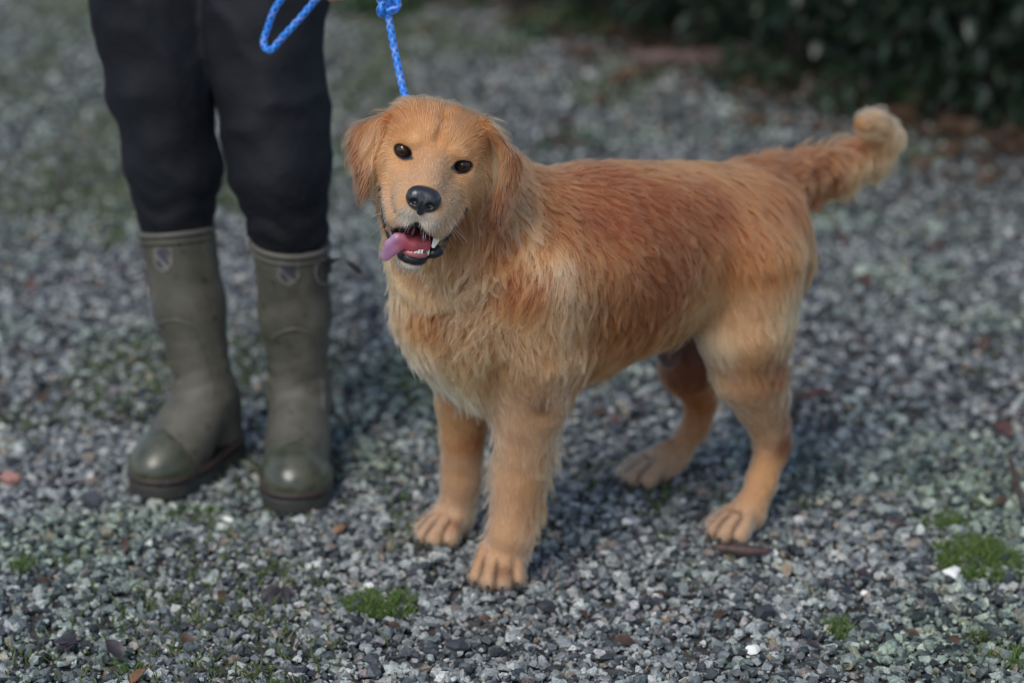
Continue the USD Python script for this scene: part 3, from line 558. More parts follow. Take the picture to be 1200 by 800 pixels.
def tongue_f(p):
    d = cone(p, (16, -103, 14), (14, -103, 46), 9, 8)
    d = smin(d, cone(p, (-2, -102, 14), (-2, -101, 50), 10, 9), 9); d = smin(d, cone(p, (-2, -101, 50), (-20, -98, 60), 9, 7.5), 9); d = smin(d, cone(p, (14, -103, 46), (2, -103, 56), 8, 8), 9)
    q = p * A([1, 1, 2.4]) - A([0, 0, 62 * 1.4]); e = cone(q, (-13, -99, 61), (-23, -109, 62), 10, 10.5); e = smin(e, cone(q, (-23, -109, 62), (-29, -125, 57), 10.5, 7.0), 5)
    e = smax(e, -cone(q, (-16, -94, 78), (-30, -132, 74), 5, 4), 5); d = smin(d, e * .6, 4)
    d = smax(d, -cone(p, (4, -90, 10), (-4, -90, 66), 3.2, 3.2), 6)
    return d
tongue_m = mat('dog_tongue', {'a': ('attribute', {'attribute': 'tone'}), 'p': ('principled_bsdf', {'roughness': .38, 'subsurface_weight': .12, 'subsurface_scale': .003})}, [('a.color', 'p.base_color')])
def tongue_c(v):
    t = np.clip((-v[:, 0] - 8) / 18, 0, 1)[:, None]; return lin(152, 68, 76) * (1 - t) + lin(146, 108, 136) * t
head_part('tongue', tongue_f, (-46, -142, 0), (34, -80, 78), 1.4, tongue_m, color=tongue_c)
tooth_m = mat('dog_tooth', {'p': ('principled_bsdf', {'base_color': (.74, .70, .60), 'roughness': .25, 'subsurface_weight': .1, 'subsurface_scale': .002})}); gum_m = plain('dog_gum', lin(150, 84, 86), .35)
def tooth(a, b, ra, rb):
    sp = [trimesh.creation.icosphere(2, r).apply_translation(c) for c, r in ((a, ra), (b, rb))]; m = trimesh.convex.convex_hull(np.vstack([A(q.vertices) for q in sp])); obj('tooth', (hw(A(m.vertices)), A(m.faces)), tooth_m, DOG, True)
arc = [(4 + 15 * math.sin(t), -114, 44 + 15 * math.cos(t)) for t in np.linspace(-1.0, 1.0, 8)]
obj('gum', tube(hw(spline([(-14, -116, 34)] + arc + [(22, -116, 34)], 30)), .0042, 8), gum_m, DOG, True)
for c in arc[1:-1]: tooth(c, A(c) + A([0, 7.5, .8]), 2.7, 2.0)
tooth((21, -113, 46), (21.5, -101, 49), 3.4, 1.5); tooth((-13, -113, 46), (-13.5, -103, 49), 3.2, 1.5)
tooth((29, -84, 52), (27, -99, 53), 5.2, 2.6)
claw_m = plain('dog_claw', (.02, .017, .015), .4)
for k in PAWS:
    ts, f_, l_ = toe_set(*PAWS[k]); s_ = PAWS[k][2]
    for a, b, ra, rb in ts:
        u_ = unit((b - a) * A([1, 1, 0])); obj('claw', tube(spline([b + u_ * rb * .7 - A([0, 0, .003]), b + u_ * (rb + .004) - A([0, 0, .005]), b + u_ * (rb + .007) - A([0, 0, .011])], 6), np.linspace(.0034, .0009, 6), 7), claw_m, DOG, True)
wr = np.random.default_rng(9); wp = []
def whisk(c, d, L, sag):
    c, d = A(c, float), unit(A(d, float)); t = np.linspace(0, 1, 6)[:, None]; wp.append(hw(c + d * L * t + A([0, -1, -.3]) * sag * t ** 2))
for s in (-1, 1):
    for i in range(9): whisk((s * wr.uniform(24, 34), wr.uniform(-74, -48), wr.uniform(40, 66)), (s * wr.uniform(.7, 1), wr.uniform(-.7, .1), wr.uniform(-.1, .5)), wr.uniform(22, 44), wr.uniform(4, 14))
    for i in range(16): whisk((s * wr.uniform(1, 20), wr.uniform(-78, -58), wr.uniform(78, 88)), (s * wr.uniform(0, .5), -1, wr.uniform(.2, .8)), wr.uniform(5, 11), 1)
for i in range(40): whisk((wr.uniform(-18, 26), wr.uniform(-138, -126), wr.uniform(48, 60)), (wr.uniform(-.4, .4), -1, wr.uniform(-.2, .5)), wr.uniform(6, 13), 1)
wp = A(wp); curves('whiskers', wp, np.full(len(wp), .00032), np.full(len(wp), .00012), np.tile(A([[.8, .78, .74]]), (len(wp), 1)), fur_m, DOG, 'stuff')

# ================================================================== the person: trousers tucked into rubber boots, hand on the lead
PERSON = thing('person', 'person in dark trousers and green rubber boots standing beside the dog', 'person')
def boot_frame(toe_px, ang):
    T = gp(*toe_px); f = A([math.sin(ang), -math.cos(ang), 0.]); return T, f, -f
BOOTS = {'r': dict(T=gp(345, 604), a=.03, L=.295, rim=at(340, 281, 3.515), ank=.212, tilt=A([.014, .0, .0]) ), 'l': dict(T=gp(168, 586), a=-.50, L=.240, rim=at(207, 268, 3.585), ank=.168, tilt=A([0, 0, 0.]))}
for k, B in BOOTS.items():
    f = A([math.sin(B['a']), -math.cos(B['a']), 0.]); b = -f; T = B['T'] * A([1, 1, 0]); B['f'], B['b'], B['T'] = f, b, T; B['s'] = A([-f[1], f[0], 0])
    c = T + b * B['ank']; B['axis0'] = A([c[0], c[1], .13]); q = B['L'] / .285
    B['joints'] = [(T + b * .050 * q + A([0, 0, .050]), .0475), (T + b * .13 * q + A([0, 0, .068]), .0445), (c + A([0, 0, .115]), .0505)]
def boot_d(p, k):
    B = BOOTS[k]; j = B['joints']; d = None
    q = p
    F3 = np.stack([B['s'], B['f'], [0, 0, 1.]]); e = smin(ell(q, B['T'] + B['b'] * .060 + A([0, 0, .040]), A([.0495, .060, .041]), F3), cone(q, B['T'] + B['b'] * .075 + A([0, 0, .044]), j[1][0], .040, j[1][1]), .034)
    e = smin(e, cone(q, j[1][0], j[2][0], j[1][1], j[2][1]), .03)
    heel = B['T'] + B['b'] * (B['L'] - .045)
    e = smin(e, cone(q, heel + A([0, 0, .045]), heel + A([0, 0, .09]), .043, .043), .02)
    mid = B['axis0'] * .48 + B['rim'] * .52
    e = smin(e, cone(q, B['axis0'], mid, .0455, .0535), .02); e = smin(e, cone(q, mid, B['rim'], .0535, .059), .02)
    # creases over the instep
    c = B['axis0']; w = np.exp(-((p[:, 2] - .15) / .04) ** 2) * .0009 * np.sin(p[:, 2] * 230 + 3 * np.sin((p @ B['s']) * 40))
    e = e + w + .0012 * (meshkit.fbm(p * 30, 2, 4) - .5)
    up = unit(B['rim'] - mid); up = unit(up + B['f'] * -.10 + B['tilt'] * 6)
    e = smax(e, (p - B['rim']) @ up, .003)
    return np.maximum(e, .018 - p[:, 2])
def trace(o, d, fn, k, tmax=2.0):   # walk from o along d to the surface
    o = np.atleast_2d(o); t = np.zeros(len(o))
    for _ in range(60): t += np.clip(fn(o + t[:, None] * d, k), -.02, .05) * .8
    return o + t[:, None] * d
def on_boot(pxs, k, out=.0015):     # picture points to the boot's front surface, standing OUT proud
    o = A([EYE + ray(*p) * 2.9 for p in pxs]); d = unit(A([ray(*p) for p in pxs]))
    return trace(o, d, boot_d, k) - d * out
boot_m = mat('boot_rubber', {'g': ('geometry', {}), 'n': ('noise_texture', {'scale': 9., 'detail': 7., 'roughness': .65}), 'r': ('rgb_ramp', {'ramp': [(.32, (.034, .032, .024)), (.5, (.066, .062, .047)), (.68, (.104, .096, .075))]}),
    'n2': ('noise_texture', {'scale': 62., 'detail': 3.}), 'sp': ('rgb_ramp', {'ramp': [(.30, (.30, .28, .25)), (.37, (1, 1, 1))]}), 'm': ('mix_color', {'blend_type': 'multiply', 'fac': .8}),
    'rr': ('rgb_ramp', {'ramp': [(.35, (.5, .5, .5)), (.65, (.75, .75, .75))]}), 'b': ('bump', {'strength': .25, 'distance': .002}), 'p': ('principled_bsdf', {'specular_ior_level': .4})},
    [('g.position', 'n.vector'), ('g.position', 'n2.vector'), ('n.fac', 'r.fac'), ('n2.fac', 'sp.fac'), ('r.color', 'm.a'), ('sp.color', 'm.b'), ('m.result', 'p.base_color'), ('n.fac', 'rr.fac'), ('rr.color', 'p.roughness'), ('n2.fac', 'b.height'), ('b.normal', 'p.normal')])
toe_m = mat('boot_toe', {'g': ('geometry', {}), 'n': ('noise_texture', {'scale': 30., 'detail': 5.}), 'r': ('rgb_ramp', {'ramp': [(.35, (.030, .034, .021)), (.65, (.066, .068, .045))]}), 'rr': ('rgb_ramp', {'ramp': [(.35, (.24, .24, .24)), (.65, (.42, .42, .42))]}), 'p': ('principled_bsdf', {})},
    [('g.position', 'n.vector'), ('n.fac', 'r.fac'), ('n.fac', 'rr.fac'), ('r.color', 'p.base_color'), ('rr.color', 'p.roughness')])
sole_m = plain('boot_sole', (.022, .022, .018), .7); welt_m = plain('boot_welt', (.030, .018, .015), .6); patch_m = plain('boot_patch', (.12, .115, .10), .65); ink_m = plain('boot_patch_ink', (.035, .038, .055), .6); seam_m = plain('boot_seam', (.075, .07, .058), .6); strap_m = plain('boot_strap', (.012, .013, .015), .5)
def sole_d(p, k, grow, z0, z1):
    B = BOOTS[k]; T, b, L = B['T'], B['b'], B['L']; q = p * A([1, 1, 0])
    d = smin(cone(q, T + b * .052, T + b * .10, .0500, .048), cone(q, T + b * .10, T + b * (L - .045), .048, .043), .02) - grow
    arch = np.where(p[:, 2] < .013, ((np.abs((q - T) @ b - L * .60) < L * .10) * .02), 0)
    return np.maximum(np.maximum(d, np.abs(p[:, 2] - (z0 + z1) / 2) - (z1 - z0) / 2), arch - .001 if False else -1)
for k in ('l', 'r'):
    B = BOOTS[k]
    bt = UsdGeom.Xform.Define(stage, name_for(PERSON, 'boot')); bp = str(bt.GetPath())
    lo_, hi_ = np.minimum(B['T'], B['rim']) - .16, np.maximum(B['T'] + B['b'] * B['L'], B['rim']) + .16
    lo_ = np.minimum(lo_, B['T'] + B['b'] * B['L'] - .1); lo_[2] = -.01
    v, f = nets(lambda p: boot_d(p, k), lo_, hi_, .005); obj('shaft', smoothed(v, f), boot_m, bp, True)
    v, f = nets(lambda p: np.maximum(boot_d(p, k) - .0027, ((p - B['T']) @ B['b']) - (.082 if k == 'r' else .074) + .25 * np.abs((p - B['T']) @ B['s']) + .3 * (p[:, 2] - .05)), lo_, hi_, .004); obj('toe_cap', smoothed(v, f), toe_m, bp, 40)
    v, f = nets(lambda p: sole_d(p, k, .003, .0, .026), lo_, hi_, .004); obj('sole', smoothed(v, f), sole_m, bp, 40)
    v, f = nets(lambda p: sole_d(p, k, .0055, .0255, .036), lo_, hi_, .0035); obj('welt', smoothed(v, f), welt_m, bp, 40)
    # rim band
    up = unit(B['rim'] - (B['axis0'] * .48 + B['rim'] * .52)); up = unit(up + B['f'] * -.10 + B['tilt'] * 6); e1 = unit(np.cross(up, [0, 1., 0])); e2 = np.cross(up, e1)
    th = np.linspace(0, 2 * math.pi, 49); ring = A([B['rim'] - up * .004 + .0585 * (math.cos(t) * e1 + math.sin(t) * e2) for t in th])
    obj('rim_band', tube(ring, .0042, 8), seam_m, bp, 50)
    ring2 = A([B['rim'] - up * .016 + .0588 * (math.cos(t) * e1 + math.sin(t) * e2) for t in th]); obj('rim_ridge', tube(ring2, .0022, 6), boot_m, bp, 50)
    if k == 'r': lines = [[(320, 396), (326, 391), (336, 387), (350, 386), (362, 391), (371, 397)], [(371, 397), (375, 425), (378, 455), (379, 480)], [(320, 396), (316, 420), (315, 450)]]
    else: lines = [[(184, 380), (192, 377), (204, 375), (216, 378), (225, 383)], [(225, 383), (236, 410), (246, 440), (250, 466)]]
    for L_ in lines: obj('seam', tube(on_boot(spline(np.c_[A(L_, float), np.zeros(len(L_))], 24)[:, :2], k, 0), .0019, 6), seam_m, bp, 50)
    cx, cy, sx, sy = (338, 320, 1.12, 1.0) if k == 'r' else (191, 304, .95, 1.0)
    def patch(poly, m, name, out, parent):
        import shapely
        tr = trimesh.creation.triangulate_polygon(shapely.Polygon(poly).segmentize(4), engine='earcut')
        v2, f2 = tr; v3 = on_boot([(cx + sx * a, cy + sy * b_) for a, b_ in v2], k, out); v4 = on_boot([(cx + sx * a, cy + sy * b_) for a, b_ in v2], k, -.001)
        n_ = len(v3); import collections
        ed = collections.Counter(tuple(e) for t in f2 for e in ((t[0], t[1]), (t[1], t[2]), (t[2], t[0])))
        side = [q_ for (a, b_) in ed if (b_, a) not in ed for q_ in ((a, b_, b_ + n_), (a, b_ + n_, a + n_))]
        return obj(name, (np.vstack([v3, v4]), np.vstack([f2[:, ::-1], f2 + n_, A(side)])), m, parent, 50)
    pt = patch([(-11, -14), (11, -14), (12, 4), (8, 11), (0, 16), (-8, 11), (-12, 4)], patch_m, 'badge', .0016, bp)
    for poly in ([(-8, -11), (-2, -11), (7, 3), (7, 7), (2, 4), (-8, -6)], [(2, -11), (8, -11), (8, -2)], [(-8, -1), (-3, 4), (0, 11), (-6, 8), (-9, 3)]):
        patch(poly, ink_m, 'badge_mark', .0028, bp)
    if k == 'r':
        c0 = [(379 + 9 * math.cos(t), 318 + 15 * math.sin(t)) for t in np.linspace(0.9, 5.4, 30)]
        obj('buckle_ring', tube(on_boot(c0, k, .0005), .0020, 6), patch_m, bp, 50)
        side = B['rim'] + A([.060, -.004, -.030])
        pts_ = spline([side + A([-.006, 0, -.012]), side + A([.004, -.004, .0]), side + A([.020, -.008, .003]), side + A([.034, -.010, -.004]), side + A([.046, -.010, -.018])], 16)
        w_ = A([.3, -.85, .25]) * .0115; nrm_ = np.gradient(pts_, axis=0); nrm_ = unit(np.cross(nrm_, w_)) * .0026
        vs = np.stack([pts_ - w_ - nrm_, pts_ + w_ - nrm_, pts_ + w_ + nrm_, pts_ - w_ + nrm_], 1).reshape(-1, 3); fs = []
        for i in range(15):
            for j in range(4): a_, b_ = i * 4 + j, i * 4 + (j + 1) % 4; fs += [(a_, b_, b_ + 4), (a_, b_ + 4, a_ + 4)]
        fs += [(0, 2, 1), (0, 3, 2), (60, 61, 62), (60, 62, 63)]
        obj('strap', (vs, A(fs)), strap_m, bp)
        bk = trimesh.creation.box([.008, .014, .024]).apply_translation(side + A([-.001, -.003, -.008])); obj('buckle', bk, strap_m, bp)
# trousers
TL = [(BOOTS['l']['rim'] * .78 + BOOTS['l']['axis0'] * .22, .040), (at(206, 244, 3.590), .060), (at(206, 200, 3.59), .070), (at(190, 100, 3.60), .078), (at(181, 0, 3.62), .088), (at(196, -130, 3.66), .098)]
TR = [(BOOTS['r']['rim'] * .78 + BOOTS['r']['axis0'] * .22, .040), (at(338, 262, 3.515), .061), (at(327, 200, 3.52), .073), (at(316, 100, 3.56), .081), (at(308, 0, 3.6), .087), (at(300, -130, 3.65), .10)]
def trouser_d(p):
    d = None
    for J in (TL, TR):
        e = None
        for (a, ra), (b, rb) in zip(J, J[1:]):
            c = cone(p, a, b, ra, rb); e = c if e is None else smin(e, c, .012)
        d = e if d is None else smin(d, e, .012)
    d = smin(d, ell(p, at(250, -250, 3.68), A([.19, .13, .16])), .06)
    # folds: slanting from the crotch over the thighs, rings where the cloth is bunched over the boots
    z = p[:, 2]; x = p[:, 0]
    low = np.exp(-((z - .42) / .055) ** 2)
    w = .0045 * low * np.sin(z * 150 + 14 * x + 2.5 * np.sin(x * 55))
    fold = meshkit.fbm(np.stack([x * 7 + z * 9, p[:, 1] * 6, z * 5 - x * 9], 1) * 1.3, 3, 8) - .5
    ridge = (1 - np.abs(2 * meshkit.fbm(np.stack([x * 5 + z * 8, p[:, 1] * 5, z * 4 - x * 6], 1), 2, 31) - 1)) ** 4
    k = np.clip((z - .43) / .14, 0, 1); return d + w * .7 - .009 * fold - .012 * ridge * k - .006 * (meshkit.fbm(np.stack([x * 22 + z * 16, p[:, 1] * 18, z * 20 - x * 14], 1), 2, 41) - .5)
v, f = nets(trouser_d, at(250, -250, 3.68) - A([.36, .3, .85]), at(250, -250, 3.68) + A([.36, .3, .2]), .0075, 3.4)
trouser_m = mat('trouser_cloth', {'g': ('geometry', {}), 'n': ('noise_texture', {'scale': 6., 'detail': 6., 'roughness': .6}), 'r': ('rgb_ramp', {'ramp': [(.35, (.0040, .0047, .0070)), (.62, (.0085, .0098, .0135))]}), 'n2': ('noise_texture', {'scale': 45., 'detail': 6., 'roughness': .7}), 'd': ('rgb_ramp', {'ramp': [(.70, (0, 0, 0)), (.78, (.05, .045, .038))]}), 'ad': ('mix_color', {'blend_type': 'add', 'fac': 1.}),
    'b': ('bump', {'strength': .5, 'distance': .006}), 'p': ('principled_bsdf', {'roughness': .7, 'specular_ior_level': .2})},
    [('g.position', 'n.vector'), ('g.position', 'n2.vector'), ('n.fac', 'r.fac'), ('n2.fac', 'd.fac'), ('r.color', 'ad.a'), ('d.color', 'ad.b'), ('ad.result', 'p.base_color'), ('n2.fac', 'b.height'), ('b.normal', 'p.normal')])
tv, tf = smoothed(v, f); obj('trousers', (tv, tf), trouser_m, PERSON, True)
# jacket and arm above the frame, the hand that holds the lead
HAND = at(392, -19, 3.40)
hip = at(250, -250, 3.68)
def jacket_d(p):
    d = cone(p, hip + A([0, 0, .06]), hip + A([0, -.01, .34]), .16, .185); d = smin(d, cone(p, hip + A([-.15, 0, .43]), hip + A([.15, 0, .43]), .085, .085), .1)
    d = smin(d, cone(p, hip + A([.2, 0, .42]), hip + A([.27, .02, .17]), .07, .058), .04); d = smin(d, cone(p, hip + A([.27, .02, .17]), HAND + A([.012, .03, .085]), .056, .042), .03)
    d = smin(d, cone(p, hip + A([-.2, 0, .42]), hip + A([-.26, .02, .14]), .07, .058), .04); d = smin(d, cone(p, hip + A([-.26, .02, .14]), hip + A([-.22, -.10, -.06]), .056, .042), .03)
    return d - .012 * (meshkit.fbm(p * 9, 2, 12) - .5)
v, f = nets(jacket_d, hip - A([.4, .45, .3]), hip + A([.42, .3, .6]), .014)
obj('jacket', smoothed(v, f), plain('jacket_cloth', (.03, .034, .026), .8), PERSON, True)
def hand_d(p):
    c = HAND; d = ell(p, c + A([0, .012, .03]), A([.024, .022, .042]))
    d = smin(d, cone(p, c + A([.006, .02, .06]), c + A([.012, .028, .1]), .024, .026), .015)
    for i, L_ in enumerate((.94, 1.0, .97, .82)):       # four fingers closed round the rope
        y = -.022 + .0175 * i
        a, b, e, g_ = c + A([.022, y, .012]), c + A([.020, y - .002, -.008]), c + A([-.003, y - .003, -.012 * L_]), c + A([-.016, y, .004])
        for s, t, r0, r1 in ((a, b, .0098, .0092), (b, e, .0092, .0086), (e, g_, .0086, .0078)): d = smin(d, cone(p, s, t, r0, r1), .003)
    d = smin(d, cone(p, c + A([-.014, -.006, .040]), c + A([-.028, -.026, .018]), .0115, .010), .006); d = smin(d, cone(p, c + A([-.028, -.026, .018]), c + A([-.012, -.034, .004]), .010, .0085), .003)
    return d
v, f = nets(hand_d, HAND - A([.07, .08, .05]), HAND + A([.07, .08, .13]), .0028)
obj('hand', smoothed(v, f), mat('hand_skin', {'p': ('principled_bsdf', {'base_color': (.42, .22, .17), 'roughness': .5, 'subsurface_weight': .1, 'subsurface_scale': .004})}), PERSON, True)

# ================================================================== the lead: braided blue rope with a knot, a loop hanging from the hand
def rope(path, r=.0052, pitch=.013, sides=28, step=.0008):
    s = np.r_[0, np.cumsum(np.linalg.norm(np.diff(path, axis=0), axis=1))]; n = int(s[-1] / step)
    path = np.stack([np.interp(np.linspace(0, s[-1], n), s, path[:, k]) for k in range(3)], 1)
    v, f = tube(path, r, sides); u = np.linspace(0, s[-1], n)[:, None] / pitch; th = np.arange(sides)[None] / sides
    a, b = u * 1 + th * 6 / 2, u * 1 - th * 6 / 2                # six strands each way
    A1, B1 = np.abs(np.sin(math.pi * a * 1.0)), np.abs(np.sin(math.pi * b * 1.0))
    over = np.maximum(A1, B1) ; hgt = (.10 * over + .07 * (A1 * B1))
    c = np.vstack([np.repeat(path[i:i + 1], sides, 0) for i in range(n)])
    body = v[:n * sides]; v[:n * sides] = c + (body - c) * (.86 + hgt.reshape(-1, 1))
    base = lin(24, 118, 206); dark = lin(10, 60, 136); pale = lin(90, 165, 235)
    t = np.clip((over - .55) / .45, 0, 1)[..., None]; col = dark + (base - dark) * t
    fl = (np.floor(a) % 3 == 0) & (A1 > B1); col = np.where(fl[..., None], col * .6 + pale * .4 * t, col)
    fl2 = (np.floor(b) % 3 == 1) & (B1 > A1) & (B1 > .86); col = np.where(fl2[..., None], col * .6 + lin(150, 130, 170) * .4, col)
    return (v, f), np.vstack([col.reshape(-1, 3), base[None], base[None]])
LEAD = thing('dog_lead', 'braided blue rope lead with a knot, running from the hand to behind the dog\'s head', 'lead')
rope_m = mat('blue_rope', {'a': ('attribute', {'attribute': 'tone'}), 'p': ('principled_bsdf', {'roughness': .45, 'sheen_weight': .15})}, [('a.color', 'p.base_color')])
def add_rope(name, path, **kw):
    m, c = rope(path, **kw); return obj(name, m, rope_m, LEAD, True, c)
hand_in = HAND + A([.004, -.006, .004])
add_rope('loop', spline([hand_in + A([0, .02, .004]), hand_in + A([-.012, -.05, .0]), at(370, 0, 3.36), at(345, 29, 3.36), at(326, 50, 3.36), at(315, 59, 3.362), at(309, 52, 3.37), at(312, 38, 3.375), at(320, 15, 3.375), at(330, -1, 3.375), at(352, -25, 3.375), at(378, -46, 3.37), hand_in + A([-.012, -.01, .03])], 260))
kc = at(454, 6, 3.2); neck_end = hw((6, 30, -104))
lead_path = spline([kc + A([.001, 0, -.012]), at(457, 30, 3.195), at(463, 62, 3.18), at(470, 95, 3.16), at(476, 116, 3.14), neck_end], 220); add_rope('lead_line', lead_path)
add_rope('hand_line', spline([hand_in + A([.0, .01, .0]), hand_in + A([.03, -.03, .01]), at(430, -38, 3.28), at(448, -22, 3.22), kc + A([-.002, 0, .012])], 160))
tk = np.linspace(0, 2 * math.pi, 160); R_ = .0088
kx = np.stack([(np.sin(tk) + 2 * np.sin(2 * tk)) * .0045, -np.sin(3 * tk) * .0075, (np.cos(tk) - 2 * np.cos(2 * tk)) * .0046], 1)
ca, sa = math.cos(.5), math.sin(.5); kx = kx @ A([[ca, 0, sa], [0, 1, 0], [-sa, 0, ca]]).T
add_rope('knot', kc + kx, r=.0056)
# the slip collar, sunk in the ruff
cc = hw((0, -34, -100)); ax = unit(P(585, 262, 3.16) - hw((0, -14, -92))); c1 = unit(np.cross(ax, [0, 0, 1.])); c2 = np.cross(c1, ax)
add_rope('collar', A([cc + .082 * (math.cos(t) * c1 + math.sin(t) * c2) for t in np.linspace(0, 2 * math.pi, 90)]), step=.0025, sides=12)

# ================================================================== undergrowth at the edge of the yard
vr = np.random.default_rng(5)
def leaf_mat(name, c0, c1, rough=.5, trans=.25):
    return mat(name, {'g': ('geometry', {}), 'r': ('rgb_ramp', {'ramp': [(0, c0), (1, c1)]}), 'p': ('principled_bsdf', {'roughness': rough}), 't': ('translucent_bsdf', {}), 'm': ('mix_closure', {'fac': trans})},
        [('g.random_per_island', 'r.fac'), ('r.color', 'p.base_color'), ('r.color', 't.color'), ('p.BSDF', 'm.closure1'), ('t.BSDF', 'm.closure2')], surface='m.closure')
dark_leaf = leaf_mat('shrub_leaf', (.012, .026, .013), (.030, .055, .028), .45, .15); mid_leaf = leaf_mat('herb_leaf', (.035, .075, .025), (.07, .14, .04), .5); fern_leaf = leaf_mat('ivy_leaf', (.02, .04, .02), (.05, .085, .045), .4, .15)
litter_m = leaf_mat('litter_leaf', (.06, .032, .016), (.26, .135, .06), .7, .1)
bark_m = mat('bark', {'g': ('geometry', {}), 'n': ('noise_texture', {'scale': 60., 'detail': 5.}), 'r': ('rgb_ramp', {'ramp': [(.3, (.03, .022, .018)), (.7, (.10, .07, .055))]}), 'p': ('principled_bsdf', {'roughness': .8})}, [('g.position', 'n.vector'), ('n.fac', 'r.fac'), ('r.color', 'p.base_color')])
def leaves(c, n_, u_, size, wid=.42, fold=.18):
    """Pointed leaves at c with facing n_ and pointing u_, each 8 triangles."""
    n_ = unit(n_); u_ = unit(u_ - n_ * (u_ * n_).sum(1, keepdims=True)); s_ = np.cross(n_, u_); size = np.asarray(size)[:, None]
    prof = [(0, 0, 0), (.25, .75, 1), (.55, 1, .8), (.8, .6, .3), (1, 0, -.4)]
    rows = [c + size * (u_ * a + n_ * (.08 * z)) for a, w, z in prof]
    V = [rows[0]]
    for (a, w, z), r in zip(prof[1:4], rows[1:4]): V += [r - s_ * size * w * wid * .5 + n_ * size * fold * w * wid * .5, r, r + s_ * size * w * wid * .5 + n_ * size * fold * w * wid * .5]
    V.append(rows[4]); V = np.stack(V, 1); F = A([(0, 1, 2), (0, 2, 3), (1, 4, 5), (1, 5, 2), (2, 5, 6), (2, 6, 3), (4, 7, 8), (4, 8, 5), (5, 8, 9), (5, 9, 6), (7, 10, 8), (8, 10, 9)])
    return V.reshape(-1, 3), (np.arange(len(c))[:, None, None] * 11 + F[None]).reshape(-1, 3)
def shrub(x, y, h, w, n, label, m=dark_leaf, size=(.035, .07), name='shrub', stems=7):
    z0 = float(soil_h(A([x]), A([y]))[0]) - .02
    S = thing(name, label, 'shrub' if name == 'shrub' else name.replace('_', ' '), loc=(x, y, z0)); st = []
    for i in range(stems):
        a = vr.uniform(0, 2 * math.pi); e = A([math.cos(a) * w * .7, math.sin(a) * w * .5, h * vr.uniform(.6, .95)])
        st.append((spline([A([math.cos(a) * .04, math.sin(a) * .04, -.02]), e * A([.35, .35, .45]) + vr.normal(0, .03, 3), e], 9), np.linspace(.011, .003, 9)))
    obj('stems', join(*[tube(p, r, 6) for p, r in st]), bark_m, S, True)
    d = unit(vr.normal(size=(n, 3))) * (vr.random((n, 1)) ** .45); c = d * A([w, w * .75, h * .52]) + A([0, 0, h * .52])
    lump = meshkit.fbm(c * 6 + x * 7, 2, 2); k = lump > .36; c, d = c[k], d[k]
    nn = unit(d * .6 + vr.normal(0, .5, c.shape) + A([0, 0, .6])); uu = unit(d + vr.normal(0, .6, c.shape) + A([0, 0, -.25]))
    tag(obj('foliage', leaves(c, nn, uu, vr.uniform(*size, len(c))), m, S, True), kind='stuff')
sh = [(1330, 150, 1.3, .55, 'dark evergreen shrub at the far right of the yard edge'), (1195, 128, 1.5, .5, 'dense dark shrub at the right edge of the picture above the dog\'s tail'), (1075, 98, 1.4, .48, 'dark shrub directly above the tip of the tail'), (960, 66, 1.5, .5, 'dark shrub standing behind the base of the tail'),
      (845, 36, 1.4, .5, 'dark shrub behind the fallen branch'), (730, 4, 1.5, .55, 'dark shrub left of the fallen branch, right of the middle'), (600, -40, 1.3, .55, 'dark shrub behind the dog\'s head at the top edge'), (1130, 40, 2.0, .7, 'taller shrub in the second row behind the tail'), (930, 5, 2.0, .7, 'taller shrub in the second row right of the middle'), (1260, 85, 2.0, .7, 'taller shrub in the second row at the right edge')]
for px, py, h, w, lab in sh:
    c = gp(px, py + 42); shrub(c[0], c[1] + .28, h, w, 6500, lab, stems=8)
# low leafy plants along the foot of the shrubs
for i, (px, py, h, w, n, m, lab) in enumerate([(432, 12, .16, .16, 420, mid_leaf, 'bright green low plant at the top edge beside the rope knot'), (505, 2, .14, .2, 380, mid_leaf, 'green low plant at the top edge above the dog\'s head'), (880, 100, .12, .14, 240, fern_leaf, 'pale green low plant in the leaf litter behind the dog\'s back'), (985, 128, .12, .12, 160, fern_leaf, 'small low plant left of the tail tip'),
        (1105, 128, .14, .12, 170, mid_leaf, 'small green plant right of the tail tip'), (665, 168, .05, .07, 90, mid_leaf, 'tiny green weed in the gravel right of the dog\'s ear'), (655, 40, .10, .16, 200, mid_leaf, 'low green plant in front of the shrubs right of the lead')]):
    c = gp(px, py); shrub(c[0], c[1], h, w, n, lab, m, (.022, .045), 'low_plant', 5)
# leaf litter: a strip of brown leaves along the edge, thinning out over the gravel
n = 3400; x = vr.uniform(-1.9, 2.2, n); off = np.abs(vr.normal(0, .34, n)); y = hedge_y(x) + .35 - off * 1.25 + vr.uniform(-.1, .6, n)
keep = vr.random(n) < np.clip((x + 1.1) / 1.2, .12, 1); x, y = x[keep], y[keep]; n = len(x)
nn = unit(vr.normal(0, .35, (n, 3)) + A([0, 0, 1.])); uu = unit(np.c_[vr.normal(size=(n, 2)), vr.normal(0, .2, n)])
tag(obj('leaf_litter', leaves(np.stack([x, y, soil_h(x, y) + .002 + vr.uniform(0, .012, n)], 1), nn, uu, vr.uniform(.03, .075, n), .55, vr.uniform(-.1, .3)), litter_m, smooth=True), 'brown fallen leaves lying thick along the foot of the shrubs', 'leaf litter', kind='stuff')
